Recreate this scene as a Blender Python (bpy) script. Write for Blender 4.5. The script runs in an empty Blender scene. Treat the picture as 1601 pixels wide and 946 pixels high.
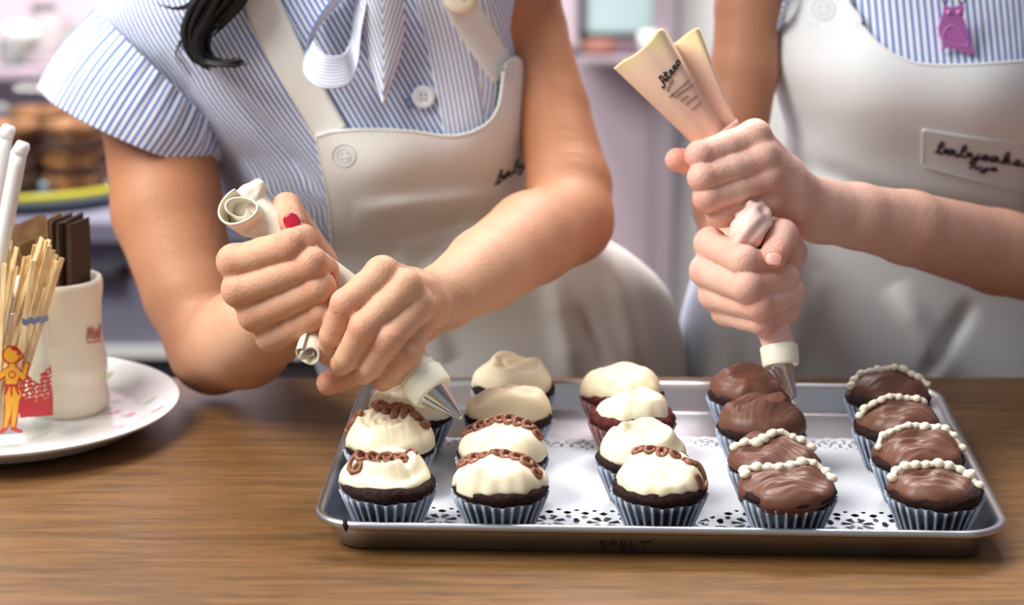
import bpy, bmesh, math, random
import numpy as np
from mathutils import Vector, Matrix

random.seed(7); RNG = np.random.default_rng(7)
scene = bpy.context.scene
COL = scene.collection

# ---------------------------------------------------------------- camera
F = 3364.0                      # focal length in pixels of the 1601 px frame
TH = math.radians(14.82)        # pitch below the horizon
CT, ST = math.cos(TH), math.sin(TH)
CAMZ = 0.53                     # above the counter top (z = 0)
cam = bpy.data.cameras.new('camera'); cam_o = bpy.data.objects.new('camera', cam); COL.objects.link(cam_o)
cam_o.location = (0, 0, CAMZ); cam_o.rotation_euler = (math.pi/2 - TH, 0, 0)
cam.sensor_width = 36.0; cam.lens = F*36/1601; cam.clip_start = 0.05; cam.clip_end = 60
cam.dof.use_dof = True; cam.dof.focus_distance = 1.50; cam.dof.aperture_fstop = 4.6
scene.camera = cam_o

# ---------------------------------------------------------------- light
world = bpy.data.worlds.new('world'); scene.world = world; world.use_nodes = True
world.node_tree.nodes['Background'].inputs['Color'].default_value = (0.84, 0.92, 1.0, 1)
world.node_tree.nodes['Background'].inputs['Strength'].default_value = 0.37
def area(name, loc, target, sx, sy, power, color):
    l = bpy.data.lights.new(name, 'AREA'); l.shape = 'RECTANGLE'; l.size = sx; l.size_y = sy; l.energy = power; l.color = color
    o = bpy.data.objects.new(name, l); COL.objects.link(o); o.location = loc
    d = Vector(target) - Vector(loc); o.rotation_euler = d.to_track_quat('-Z', 'Y').to_euler(); return o
area('window_light', (-1.25, 1.12, 1.50), (0.0, 1.62, 0.12), 1.2, 1.0, 57, (1.0, 0.97, 0.92))
area('background_fill_light', (0.0, 3.0, 2.3), (0.0, 3.1, 0), 1.8, 0.9, 135, (1.0, 0.95, 0.93))  # unseen lamp, added to brighten the back wall
scene.view_settings.view_transform = 'Standard'; scene.view_settings.look = 'None'
scene.view_settings.exposure = 0.10; scene.view_settings.gamma = 1.0; scene.view_settings.use_curve_mapping = False

# ---------------------------------------------------------------- helpers
def lin(r, g, b):
    f = lambda c: (c/255/12.92) if c/255 <= .04045 else ((c/255+.055)/1.055)**2.4
    return (f(r), f(g), f(b))
def unit(v):
    v = np.asarray(v, float); return v/(np.linalg.norm(v, axis=-1, keepdims=True)+1e-12)
def ray(px, py):
    a = (np.asarray(px, float)-800.5)/F; b = -(np.asarray(py, float)-473.0)/F
    a, b = np.broadcast_arrays(a, b)
    return np.stack([a, CT+ST*b, -ST+CT*b], -1)
def at(px, py, Y):              # the point seen at a pixel that lies at depth Y
    d = ray(px, py); t = np.asarray(Y, float)/d[..., 1]
    return np.array([0, 0, CAMZ])+d*t[..., None]
def on(px, py, z):              # the point seen at a pixel that lies at height z
    d = ray(px, py); t = (np.asarray(z, float)-CAMZ)/d[..., 2]
    return np.array([0, 0, CAMZ])+d*t[..., None]
def crom(pts, n):               # smooth curve through points (any dimension)
    P = np.asarray(pts, float)
    if len(P) == 2: return P[0]+(P[1]-P[0])*np.linspace(0, 1, n)[:, None]
    d = np.concatenate([[0], np.cumsum(np.linalg.norm(np.diff(P, axis=0), axis=1)+1e-9)])
    m = np.gradient(P, d, axis=0); s = np.linspace(0, d[-1], n)
    i = np.clip(np.searchsorted(d, s, 'right')-1, 0, len(P)-2); h = (d[i+1]-d[i]); t = ((s-d[i])/h)[:, None]; h = h[:, None]
    return (2*t**3-3*t**2+1)*P[i]+(t**3-2*t**2+t)*h*m[i]+(-2*t**3+3*t**2)*P[i+1]+(t**3-t**2)*h*m[i+1]
def herm(x, xs, ys):            # smooth 1D interpolation
    x = np.asarray(x, float); xs = np.asarray(xs, float); ys = np.asarray(ys, float)
    m = np.gradient(ys, xs); x = np.clip(x, xs[0], xs[-1]); i = np.clip(np.searchsorted(xs, x, 'right')-1, 0, len(xs)-2)
    h = xs[i+1]-xs[i]; t = (x-xs[i])/h
    return (2*t**3-3*t**2+1)*ys[i]+(t**3-2*t**2+t)*h*m[i]+(-2*t**3+3*t**2)*ys[i+1]+(t**3-t**2)*h*m[i+1]

def tag(o, label=None, cat=None, group=None, kind=None):
    if label: o['label'] = label
    if cat: o['category'] = cat
    if group: o['group'] = group
    if kind: o['kind'] = kind
    return o
def thing(name, label, cat, loc=(0, 0, 0), group=None):
    o = bpy.data.objects.new(name, None); COL.objects.link(o); o.location = loc; o.empty_display_size = .02
    return tag(o, label, cat, group)
def origin_of(o):
    v = np.zeros(3)
    while o is not None: v += np.array(o.location); o = o.parent
    return v
def mesh(name, V, Fc, mat, parent=None, smooth=True, attrs=None, colors=None, loc=None, closed=True):
    """V in world coordinates; loc is the object's origin in the world"""
    V = np.asarray(V, float).reshape(-1, 3)
    if loc is None: loc = origin_of(parent) if parent is not None else V.mean(0)*[1, 1, 0]+[0, 0, V[:, 2].min()]
    loc = np.asarray(loc, float)
    me = bpy.data.meshes.new(name); Vl = V-loc
    if isinstance(Fc, np.ndarray) and Fc.ndim == 2:
        n, k = Fc.shape
        me.vertices.add(len(V)); me.vertices.foreach_set('co', Vl.astype(np.float32).ravel())
        me.loops.add(n*k); me.loops.foreach_set('vertex_index', Fc.astype(np.int32).ravel())
        me.polygons.add(n); me.polygons.foreach_set('loop_start', np.arange(0, n*k, k, dtype=np.int32))
        me.update(calc_edges=True); me.validate()
    else:
        me.from_pydata(Vl.tolist(), [], [list(map(int, f)) for f in Fc])
    for key, val in (attrs or {}).items():
        a = me.attributes.new(key, 'FLOAT', 'POINT'); a.data.foreach_set('value', np.asarray(val, np.float32).ravel())
    if colors is not None:
        a = me.attributes.new('print_color', 'FLOAT_COLOR', 'POINT'); c = np.ones((len(V), 4), np.float32); c[:, :3] = np.asarray(colors).reshape(-1, 3)
        a.data.foreach_set('color', c.ravel())
    if len(me.polygons) < 9000 and closed:
        bm = bmesh.new(); bm.from_mesh(me); bmesh.ops.recalc_face_normals(bm, faces=bm.faces); bm.to_mesh(me); bm.free()
    if smooth: me.polygons.foreach_set('use_smooth', np.ones(len(me.polygons), bool))
    if mat is not None: me.materials.append(mat)
    o = bpy.data.objects.new(name, me); COL.objects.link(o)
    if parent is not None:
        o.parent = parent; o.location = loc-origin_of(parent)
    else: o.location = loc
    return o
def gridfaces(m, n, cu=False, cv=False):
    i = np.arange(m if cu else m-1); j = np.arange(n if cv else n-1)
    I, J = np.meshgrid(i, j, indexing='ij'); I2 = (I+1) % m; J2 = (J+1) % n
    return np.stack([I*n+J, I2*n+J, I2*n+J2, I*n+J2], -1).reshape(-1, 4)
class MB:                        # collects pieces of ONE part
    def __init__(s): s.V = []; s.F = []; s.n = 0; s.C = []
    def add(s, V, Fc, c=None):
        V = np.asarray(V, float).reshape(-1, 3); s.V.append(V); s.F += [[int(x)+s.n for x in f] for f in Fc]; s.n += len(V)
        s.C.append(np.tile(np.asarray(c if c is not None else (1, 1, 1), float), (len(V), 1))); return s
    def box(s, c, d, ax=None, taper=1.0):
        c = np.asarray(c, float); d = np.asarray(d, float)/2; ax = np.eye(3) if ax is None else ax
        P = [c+ax[0]*d[0]*x*(taper if z > 0 else 1)+ax[1]*d[1]*y*(taper if z > 0 else 1)+ax[2]*d[2]*z for z in (-1, 1) for y in (-1, 1) for x in (-1, 1)]
        return s.add(P, [(0, 2, 3, 1), (4, 5, 7, 6), (0, 1, 5, 4), (2, 6, 7, 3), (0, 4, 6, 2), (1, 3, 7, 5)])
    def tube(s, pts, rad, n=8, cap=True, mod=None):
        V, Fc = tube_geo(pts, rad, n, cap, mod); return s.add(V, Fc)
    def lathe(s, prof, c, n=48):
        V, Fc = lathe_geo(prof, c, n); return s.add(V, Fc)
    def build(s, name, mat, parent=None, smooth=True, colors=False, **k):
        return mesh(name, np.concatenate(s.V), s.F, mat, parent, smooth, colors=np.concatenate(s.C) if colors else None, **k)
def frames(P):
    T = np.gradient(P, axis=0); T = unit(T); N = np.zeros_like(T)
    ref = np.array([0, 0, 1.]) if abs(T[0, 2]) < .9 else np.array([0, 1., 0])
    N[0] = unit(np.cross(np.cross(T[0], ref), T[0]))
    for i in range(1, len(P)):
        v = N[i-1]-T[i]*np.dot(N[i-1], T[i]); N[i] = unit(v)
    return T, N, np.cross(T, N)
def tube_geo(pts, rad, n=8, cap=True, mod=None):
    P = np.asarray(pts, float); m = len(P); R = np.broadcast_to(np.asarray(rad, float), (m,))
    T, N, B = frames(P); a = np.linspace(0, 2*np.pi, n, endpoint=False)
    rr = np.broadcast_to(R[:, None], (m, n)).copy()
    if mod is not None: rr = rr*mod(np.linspace(0, 1, m)[:, None], a[None, :])
    V = P[:, None]+rr[..., None]*(np.cos(a)[None, :, None]*N[:, None]+np.sin(a)[None, :, None]*B[:, None])
    Fc = gridfaces(m, n, False, True).tolist(); V = V.reshape(-1, 3)
    if cap:
        Fc.append(list(range(n))); Fc.append(list(range((m-1)*n, m*n))[::-1])
    return V, Fc
def lathe_geo(prof, c, n=48):
    prof = np.asarray(prof, float); a = np.linspace(0, 2*np.pi, n, endpoint=False); m = len(prof)
    V = np.stack([c[0]+prof[:, 0][:, None]*np.cos(a), c[1]+prof[:, 0][:, None]*np.sin(a), c[2]+np.broadcast_to(prof[:, 1][:, None], (m, n))], -1).reshape(-1, 3)
    return V, gridfaces(m, n, False, True)[:, ::-1].tolist()
def ribbon(C, W, t, thick=None):  # grid of points: centre line C (m,3), half-width vectors W (m,3), across t (k,)
    return C[:, None]+W[:, None]*np.asarray(t)[None, :, None]
def solid(o, th, off=-1):
    md = o.modifiers.new('thickness', 'SOLIDIFY'); md.thickness = th; md.offset = off; return o
def subsurf(o, n=1):
    md = o.modifiers.new('smooth', 'SUBSURF'); md.levels = n; md.render_levels = n; return o

# ---------------------------------------------------------------- materials
MATS = {}
def mat(name, color, rough=.6, metal=0., spec=.5, bump=None, var=None, sss=None, trans=0., ior=1.45, coat=0., attr=None, sheen=0.):
    """bump=(scale, strength, stretch); var=(scale, other colour, stretch, lo, hi) mixes in a second colour by noise"""
    m = bpy.data.materials.new(name); m.use_nodes = True; nt = m.node_tree; b = nt.nodes['Principled BSDF']
    I = b.inputs
    I['Base Color'].default_value = (*color, 1); I['Roughness'].default_value = rough; I['Metallic'].default_value = metal
    I['Specular IOR Level'].default_value = spec; I['Transmission Weight'].default_value = trans; I['IOR'].default_value = ior
    I['Coat Weight'].default_value = coat; I['Sheen Weight'].default_value = sheen
    if sss: I['Subsurface Weight'].default_value = sss[0]; I['Subsurface Radius'].default_value = sss[1]; I['Subsurface Scale'].default_value = 1.0
    L = nt.links.new; tc = nt.nodes.new('ShaderNodeTexCoord')
    def noise(scale, stretch, det=3):
        mp = nt.nodes.new('ShaderNodeMapping'); mp.inputs['Scale'].default_value = stretch or (1, 1, 1); L(tc.outputs['Object'], mp.inputs['Vector'])
        n = nt.nodes.new('ShaderNodeTexNoise'); n.inputs['Scale'].default_value = scale; n.inputs['Detail'].default_value = det; L(mp.outputs[0], n.inputs['Vector']); return n
    if var:
        n = noise(var[0], var[2]); r = nt.nodes.new('ShaderNodeMapRange'); r.inputs[1].default_value = var[3]; r.inputs[2].default_value = var[4]; L(n.outputs['Fac'], r.inputs[0])
        mx = nt.nodes.new('ShaderNodeMix'); mx.data_type = 'RGBA'; mx.inputs['A'].default_value = (*color, 1); mx.inputs['B'].default_value = (*var[1], 1)
        L(r.outputs[0], mx.inputs['Factor']); L(mx.outputs['Result'], I['Base Color'])
    if attr:
        a = nt.nodes.new('ShaderNodeAttribute'); a.attribute_name = attr; L(a.outputs['Color'], I['Base Color'])
    if bump:
        n = noise(bump[0], bump[2] if len(bump) > 2 else None); bp = nt.nodes.new('ShaderNodeBump'); bp.inputs['Strength'].default_value = bump[1]; bp.inputs['Distance'].default_value = .002
        L(n.outputs['Fac'], bp.inputs['Height']); L(bp.outputs[0], I['Normal'])
    MATS[name] = m; return m
def stripe_mat(name, white, blue, width=.42, rough=.8):
    m = bpy.data.materials.new(name); m.use_nodes = True; nt = m.node_tree; b = nt.nodes['Principled BSDF']; L = nt.links.new
    b.inputs['Roughness'].default_value = rough; b.inputs['Specular IOR Level'].default_value = .2; b.inputs['Sheen Weight'].default_value = .15
    a = nt.nodes.new('ShaderNodeAttribute'); a.attribute_name = 'stripe'
    fr = nt.nodes.new('ShaderNodeMath'); fr.operation = 'PINGPONG'; fr.inputs[1].default_value = .5; L(a.outputs['Fac'], fr.inputs[0])
    r = nt.nodes.new('ShaderNodeMapRange'); r.interpolation_type = 'SMOOTHSTEP'; r.inputs[1].default_value = width/2-.07; r.inputs[2].default_value = width/2+.07; L(fr.outputs[0], r.inputs[0])
    mx = nt.nodes.new('ShaderNodeMix'); mx.data_type = 'RGBA'; mx.inputs['A'].default_value = (*blue, 1); mx.inputs['B'].default_value = (*white, 1)
    L(r.outputs[0], mx.inputs['Factor']); L(mx.outputs['Result'], b.inputs['Base Color'])
    tc = nt.nodes.new('ShaderNodeTexCoord'); n = nt.nodes.new('ShaderNodeTexNoise'); n.inputs['Scale'].default_value = 35; n.inputs['Detail'].default_value = 4; L(tc.outputs['Object'], n.inputs['Vector'])
    bp = nt.nodes.new('ShaderNodeBump'); bp.inputs['Strength'].default_value = .35; bp.inputs['Distance'].default_value = .004; L(n.outputs['Fac'], bp.inputs['Height']); L(bp.outputs[0], b.inputs['Normal'])
    return m
def skin_mat(name, base, red, tan):
    m = bpy.data.materials.new(name); m.use_nodes = True; nt = m.node_tree; b = nt.nodes['Principled BSDF']; L = nt.links.new
    b.inputs['Roughness'].default_value = .54; b.inputs['Specular IOR Level'].default_value = .38
    b.inputs['Subsurface Weight'].default_value = .10; b.inputs['Subsurface Radius'].default_value = (.008, .003, .0015); b.inputs['Subsurface Scale'].default_value = 1
    a = nt.nodes.new('ShaderNodeAttribute'); a.attribute_name = 'ruddy'
    tc = nt.nodes.new('ShaderNodeTexCoord'); n = nt.nodes.new('ShaderNodeTexNoise'); n.inputs['Scale'].default_value = 45; n.inputs['Detail'].default_value = 5; L(tc.outputs['Object'], n.inputs['Vector'])
    r = nt.nodes.new('ShaderNodeMapRange'); r.inputs[1].default_value = .35; r.inputs[2].default_value = .75; r.inputs[3].default_value = -.10; r.inputs[4].default_value = .18; L(n.outputs['Fac'], r.inputs[0])
    ad = nt.nodes.new('ShaderNodeMath'); ad.operation = 'ADD'; ad.use_clamp = True; L(a.outputs['Fac'], ad.inputs[0]); L(r.outputs[0], ad.inputs[1])
    mx = nt.nodes.new('ShaderNodeMix'); mx.data_type = 'RGBA'; mx.inputs['A'].default_value = (*base, 1); mx.inputs['B'].default_value = (*red, 1)
    L(ad.outputs[0], mx.inputs['Factor'])
    at_ = nt.nodes.new('ShaderNodeAttribute'); at_.attribute_name = 'tan'; mt = nt.nodes.new('ShaderNodeMix'); mt.data_type = 'RGBA'; mt.inputs['B'].default_value = (*tan, 1)  # second skin tone: tan, with upper-arm shade mixed into the colour
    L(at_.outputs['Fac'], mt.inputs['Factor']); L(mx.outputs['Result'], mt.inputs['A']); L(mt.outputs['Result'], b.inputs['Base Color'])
    n2 = nt.nodes.new('ShaderNodeTexNoise'); n2.inputs['Scale'].default_value = 420; n2.inputs['Detail'].default_value = 3; L(tc.outputs['Object'], n2.inputs['Vector'])
    bp = nt.nodes.new('ShaderNodeBump'); bp.inputs['Strength'].default_value = .35; bp.inputs['Distance'].default_value = .0012; L(n2.outputs['Fac'], bp.inputs['Height'])
    n3 = nt.nodes.new('ShaderNodeTexNoise'); n3.inputs['Scale'].default_value = 150; n3.inputs['Detail'].default_value = 4; n3.inputs['Distortion'].default_value = 1.2; L(tc.outputs['Object'], n3.inputs['Vector'])
    ms = nt.nodes.new('ShaderNodeMath'); ms.operation = 'MULTIPLY_ADD'; L(a.outputs['Fac'], ms.inputs[0]); ms.inputs[1].default_value = .9; ms.inputs[2].default_value = .12
    b3 = nt.nodes.new('ShaderNodeBump'); b3.inputs['Distance'].default_value = .0022; L(ms.outputs[0], b3.inputs['Strength']); L(n3.outputs['Fac'], b3.inputs['Height']); L(bp.outputs[0], b3.inputs['Normal']); L(b3.outputs[0], b.inputs['Normal'])
    return m
def wood_mat(name, dark, light, axis_scale=(5.0, 60, 60), rough=.38):
    m = bpy.data.materials.new(name); m.use_nodes = True; nt = m.node_tree; b = nt.nodes['Principled BSDF']; L = nt.links.new
    tc = nt.nodes.new('ShaderNodeTexCoord'); mp = nt.nodes.new('ShaderNodeMapping'); mp.inputs['Scale'].default_value = axis_scale; mp.inputs['Rotation'].default_value = (0, 0, .035); L(tc.outputs['Object'], mp.inputs['Vector'])
    n = nt.nodes.new('ShaderNodeTexNoise'); n.inputs['Scale'].default_value = 2.2; n.inputs['Detail'].default_value = 7; n.inputs['Roughness'].default_value = .62; n.inputs['Distortion'].default_value = .6; L(mp.outputs[0], n.inputs['Vector'])
    n2 = nt.nodes.new('ShaderNodeTexNoise'); n2.inputs['Scale'].default_value = 16; n2.inputs['Detail'].default_value = 3; L(mp.outputs[0], n2.inputs['Vector'])
    n3 = nt.nodes.new('ShaderNodeTexNoise'); n3.inputs['Scale'].default_value = 3.0; n3.inputs['Detail'].default_value = 2; L(tc.outputs['Object'], n3.inputs['Vector'])
    ad = nt.nodes.new('ShaderNodeMath'); ad.operation = 'MULTIPLY_ADD'; L(n2.outputs['Fac'], ad.inputs[0]); ad.inputs[1].default_value = .35; L(n.outputs['Fac'], ad.inputs[2])
    a2 = nt.nodes.new('ShaderNodeMath'); a2.operation = 'MULTIPLY_ADD'; L(n3.outputs['Fac'], a2.inputs[0]); a2.inputs[1].default_value = .35; L(ad.outputs[0], a2.inputs[2])
    cr = nt.nodes.new('ShaderNodeValToRGB'); e = cr.color_ramp.elements; e[0].position = .55; e[0].color = (*dark, 1); e[1].position = 1.02; e[1].color = (*light, 1); L(a2.outputs[0], cr.inputs[0])
    L(cr.outputs[0], b.inputs['Base Color']); b.inputs['Roughness'].default_value = rough; b.inputs['Specular IOR Level'].default_value = .35
    bp = nt.nodes.new('ShaderNodeBump'); bp.inputs['Strength'].default_value = .12; bp.inputs['Distance'].default_value = .001; L(n2.outputs['Fac'], bp.inputs['Height']); L(bp.outputs[0], b.inputs['Normal'])
    return m

def thin_glass(name, tint, refl=.9):
    m = bpy.data.materials.new(name); m.use_nodes = True; nt = m.node_tree; nt.nodes.remove(nt.nodes['Principled BSDF']); L = nt.links.new
    t = nt.nodes.new('ShaderNodeBsdfTransparent'); t.inputs['Color'].default_value = (*tint, 1); g = nt.nodes.new('ShaderNodeBsdfGlossy'); g.inputs['Roughness'].default_value = .03
    f = nt.nodes.new('ShaderNodeLayerWeight'); pw = nt.nodes.new('ShaderNodeMath'); pw.operation = 'POWER'; pw.inputs[1].default_value = 4; L(f.outputs['Facing'], pw.inputs[0]); ml = nt.nodes.new('ShaderNodeMath'); ml.operation = 'MULTIPLY_ADD'; ml.inputs[1].default_value = refl*.5; ml.inputs[2].default_value = .03; L(pw.outputs[0], ml.inputs[0])
    mx = nt.nodes.new('ShaderNodeMixShader'); L(ml.outputs[0], mx.inputs[0]); L(t.outputs[0], mx.inputs[1]); L(g.outputs[0], mx.inputs[2]); L(mx.outputs[0], nt.nodes['Material Output'].inputs['Surface']); return m
M_WOOD = wood_mat('counter_wood', lin(74, 50, 29), lin(128, 92, 54))
M_DARKWOOD = wood_mat('cabinet_wood', lin(70, 45, 28), lin(110, 74, 44), rough=.6)
M_APRON = mat('apron_cotton', lin(232, 231, 226), .85, spec=.2, bump=(900, .12), sheen=.2)
M_APRON2 = mat('apron_cotton_pale', lin(220, 225, 228), .85, spec=.2, bump=(900, .12), sheen=.2)
M_SHIRT = stripe_mat('blouse_stripes', lin(232, 236, 242), lin(80, 114, 186))
M_SHIRT2 = stripe_mat('bow_stripes', lin(236, 238, 244), lin(98, 126, 184), .30)
M_SHIRT_IN = mat('blouse_inside', lin(128, 156, 208), .85, spec=.2)
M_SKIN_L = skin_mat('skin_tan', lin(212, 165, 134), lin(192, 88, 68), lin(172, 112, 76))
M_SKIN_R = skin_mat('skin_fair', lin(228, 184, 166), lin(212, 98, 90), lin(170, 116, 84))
M_NAIL_RED = mat('nail_polish', lin(172, 16, 48), .18, coat=.6)
M_NAIL = mat('bare_nail', lin(226, 170, 152), .3)
M_HAIR = mat('black_hair', lin(14, 12, 16), .42, spec=.4)
M_CANVAS = mat('bag_canvas', lin(232, 222, 204), .8, spec=.25, bump=(700, .15))
M_BAGPRINT = mat('bag_stained', lin(236, 214, 190), .55, attr='print_color')
M_PINKBAG = mat('bag_pink', lin(232, 188, 176), .5)
M_PLASTIC = mat('coupler_plastic', lin(238, 234, 214), .35, sss=(.15, (.01, .01, .008)))
M_STEEL = mat('nozzle_steel', (.55, .54, .52), .22, metal=1)
M_ALU = mat('tray_aluminium', (.52, .53, .56), .32, metal=1, bump=(60, .06), var=(14, (.48, .48, .50), None, .45, .7))
M_INK = mat('black_ink', lin(30, 26, 34), .6)
M_THREAD = mat('dark_thread', lin(48, 26, 44), .7)
M_PAPER = mat('doily_paper', lin(226, 230, 238), .8, spec=.2)
M_CUP = mat('baking_cup_paper', lin(196, 210, 232), .6, spec=.3, attr='print_color')
M_CAKE = mat('chocolate_cake', lin(50, 28, 26), .8, spec=.25, bump=(260, .8), var=(180, lin(26, 14, 16), None, .4, .65))
M_CAKE_RED = mat('red_velvet_cake', lin(98, 34, 32), .8, spec=.25, bump=(260, .8), var=(180, lin(60, 20, 20), None, .4, .65))
M_CREAM = mat('cream_frosting', lin(243, 231, 200), .42, spec=.4, sss=(.25, (.006, .005, .003)), bump=(120, .05))
M_TANCREAM = mat('tan_frosting', lin(236, 218, 182), .45, spec=.4, sss=(.25, (.006, .005, .003)), bump=(120, .05))
M_CHOC = mat('chocolate_frosting', lin(108, 70, 56), .40, spec=.4, bump=(140, .08))
M_PIPE = mat('piped_chocolate', lin(140, 88, 66), .36, spec=.45)
M_BEAD = mat('piped_cream', lin(246, 234, 208), .45, sss=(.2, (.005, .004, .002)))
M_CHINA = mat('china', (1, 1, 1), .16, attr='print_color', coat=.3)
M_MUG = mat('cream_stoneware', lin(232, 222, 200), .25, coat=.3)
M_GLASS = mat('clear_glass', (.98, .99, 1), .02, trans=1., ior=1.45)
M_PRINT = mat('printed_enamel', (1, 1, 1), .4, attr='print_color')
M_STICK = mat('stirrer_birch', lin(240, 214, 164), .7, bump=(200, .2, (6, 6, 1)), var=(60, lin(218, 182, 126), (6, 6, .6), .4, .65))
M_KRAFT = mat('kraft_paper', lin(150, 116, 80), .8, var=(80, lin(122, 90, 60), None, .4, .65))
M_KRAFT_DARK = mat('dark_kraft_paper', lin(70, 50, 40), .8)
M_STRAW = mat('white_straw', lin(240, 240, 238), .45, sss=(.2, (.01, .01, .01)))
M_WALL = mat('lilac_wall', lin(230, 212, 222), .85, spec=.2)
M_FLOOR = mat('dark_floor', lin(60, 56, 60), .7)
M_CAB = mat('lavender_cabinet', lin(128, 126, 144), .55, var=(9, lin(112, 110, 128), None, .4, .7))
M_WHITE = mat('white_paint', lin(226, 228, 224), .5)
M_TRIMDK = mat('grey_lilac_trim', lin(162, 150, 158), .6)
M_DARK = mat('dark_paint', lin(52, 48, 52), .6)
M_LIME = mat('lime_edge', lin(190, 184, 40), .5)
M_TEALGL = mat('pale_teal_sheet', lin(186, 212, 212), .3)
M_COOKIE = mat('brown_cookie', lin(164, 112, 68), .85, bump=(120, .6), var=(60, lin(96, 58, 36), None, .45, .62))
M_COOKIE_DK = mat('dark_cookie', lin(84, 56, 46), .85, bump=(120, .6))
M_PURPLE = mat('purple_acrylic', lin(176, 100, 178), .25, coat=.5)
M_BONE = mat('bone_badge', lin(226, 212, 186), .35, coat=.4)
M_BTN = mat('white_button', lin(232, 236, 240), .3, coat=.3)
# ================================================================ SETTING
def slab(name, c, d, m, parent=None, bev=.0):
    o = MB().box(c, d).build(name, m, parent, smooth=False)
    if bev:
        b = o.modifiers.new('bevel', 'BEVEL'); b.width = bev; b.segments = 3
    return o
tag(slab('floor', (0, 1.8, -.94), (7, 6, .04), M_FLOOR), kind='structure')
tag(slab('wall_back', (0, 3.84, .35), (7, .08, 2.54), M_WALL), kind='structure')
tag(slab('fill_block_wall', (1.70, 1.6, .35), (.08, 4.6, 2.54), mat('fill_block_plum', lin(112, 100, 112), .85, spec=.2)), kind='structure')  # unseen dark wall, added to block fill light from the right
tag(slab('trim_1', (.262, 3.70, .30), (.034, .12, 2.4), M_TRIMDK), kind='structure')
tag(slab('door_1', (.62, 3.74, .30), (.66, .05, 2.4), M_WHITE), kind='structure')

counter = thing('counter', 'brown wooden counter with fine grain under the tray and the plate', 'counter', (0, 1.2, -.92))
slab('countertop', (0, 1.217, -.02), (3.2, 1.08, .04), M_WOOD, counter, .004)
slab('cabinet_body', (0, 1.17, -.48), (3.1, .84, .88), M_DARKWOOD, counter)

back = thing('back_counter', 'grey lavender cabinet behind the women with a pale ledge', 'cabinet', (-1.0, 3.14, -.92))
slab('cabinet_top', (-1.0, 3.14, -.105), (1.6, .76, .03), M_CAB, back, .004)
slab('cabinet_front', (-1.0, 3.16, -.196), (1.56, .70, .152), M_CAB, back)
slab('pale_ledge', (-1.0, 3.16, -.279), (1.58, .74, .014), M_WHITE, back)
slab('dark_base', (-1.0, 3.16, -.603), (1.56, .70, .634), M_DARK, back)
pull = MB()
pull.tube([(-.60, 2.812, -.17), (-.585, 2.785, -.172), (-.535, 2.785, -.172), (-.52, 2.812, -.17)], .010, 8)
pull.build('drawer_pull', M_DARK, back)

# cake stand with cookies under a glass dome, far back at the left
SC = at(62, 316, 2.785); SC = np.array([at(48, 316, 2.95)[0], 2.955, SC[2]])
stand = thing('cake_stand', 'pale blue cake stand with lime rim holding cookies on back counter', 'cake stand', (SC[0], SC[1], -.09))
zt = SC[2]
MB().lathe([(.0, zt-.012), (.14, zt-.012), (.168, zt-.008), (.172, zt-.002), (.168, zt), (.0, zt-.002)], (SC[0], SC[1], 0)).build('stand_plate', mat('blue_glaze', lin(168, 190, 206), .3), stand)
MB().lathe([(.170, zt-.001), (.1745, zt-.001), (.1745, zt+.009), (.170, zt+.009), (.170, zt-.001)], (SC[0], SC[1], 0)).build('lime_rim', M_LIME, stand)
MB().lathe([(.0, -.0895), (.10, -.0895), (.098, zt-.0125), (0, zt-.0125)], (SC[0], SC[1], 0)).build('foot_ring', MATS['blue_glaze'], stand)
dome = thing('glass_dome', 'clear glass dome over the cookies on the lime rimmed stand', 'dome', (SC[0], SC[1], zt+.001))
a = np.linspace(0, np.pi/2, 14)
prof = [(.166, zt+.001)]+[(.166*np.cos(t)**.5, zt+.10+.07*np.sin(t)) for t in a[:-1]]+[(.0005, zt+.17)]
MB().lathe(prof, (SC[0], SC[1], 0)).build('dome_glass', thin_glass('dome_glass', (.97, .99, .99), 1.), dome)
MB().lathe([(.0, zt+.171), (.012, zt+.173), (.026, zt+.19), (.026, zt+.204), (.014, zt+.216), (0, zt+.218)], (SC[0], SC[1], 0), 20).build('dome_glare_knob', M_WHITE, dome)  # knob made large and white to stand in for window glare on the dome
def cookie(c, r, h, m, label, group):
    n = 18; prof = [(0.0005, 0), (r*.9, 0), (r, h*.4), (r*.93, h*.85), (r*.5, h*1.05), (.0005, h)]
    V, Fc = lathe_geo(prof, (0, 0, 0), n); V = V+RNG.normal(0, r*.018, V.shape)
    o = mesh('cookie', V+np.asarray(c), Fc, m, loc=c); tag(o, label, 'cookie', group); return o
for i, (px, Y, r, n, dk) in enumerate([(122, 2.87, .042, 8, 0), (16, 2.86, .042, 8, 1), (70, 2.965, .042, 8, 1), (176, 2.975, .038, 8, 0)]):
    b = at(px, 300, Y)
    lab = ['brown cookie in the stack beside the tanned arm under glass dome', 'cookie in the dark stack behind the white straws under the dome', 'dark cookie in the middle rear stack under glass dome', 'brown cookie in the rear stack behind the tanned arm'][i]
    for k in range(n):
        dark = dk and k < 6
        ORD = ['lowest', 'second', 'third', 'fourth', 'fifth', 'sixth', 'seventh', 'topmost']
        cookie((b[0]+RNG.normal(0, .003), b[1]+RNG.normal(0, .003), zt+.001+k*.0118), r*(1+RNG.normal(0, .03)), .0112, M_COOKIE_DK if (dark or (k % 3 == 2)) else M_COOKIE, ORD[k]+' '+lab, 'cookie stack %s' % ['by the arm', 'by the straws', 'in the middle', 'at the rear'][i])

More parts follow.
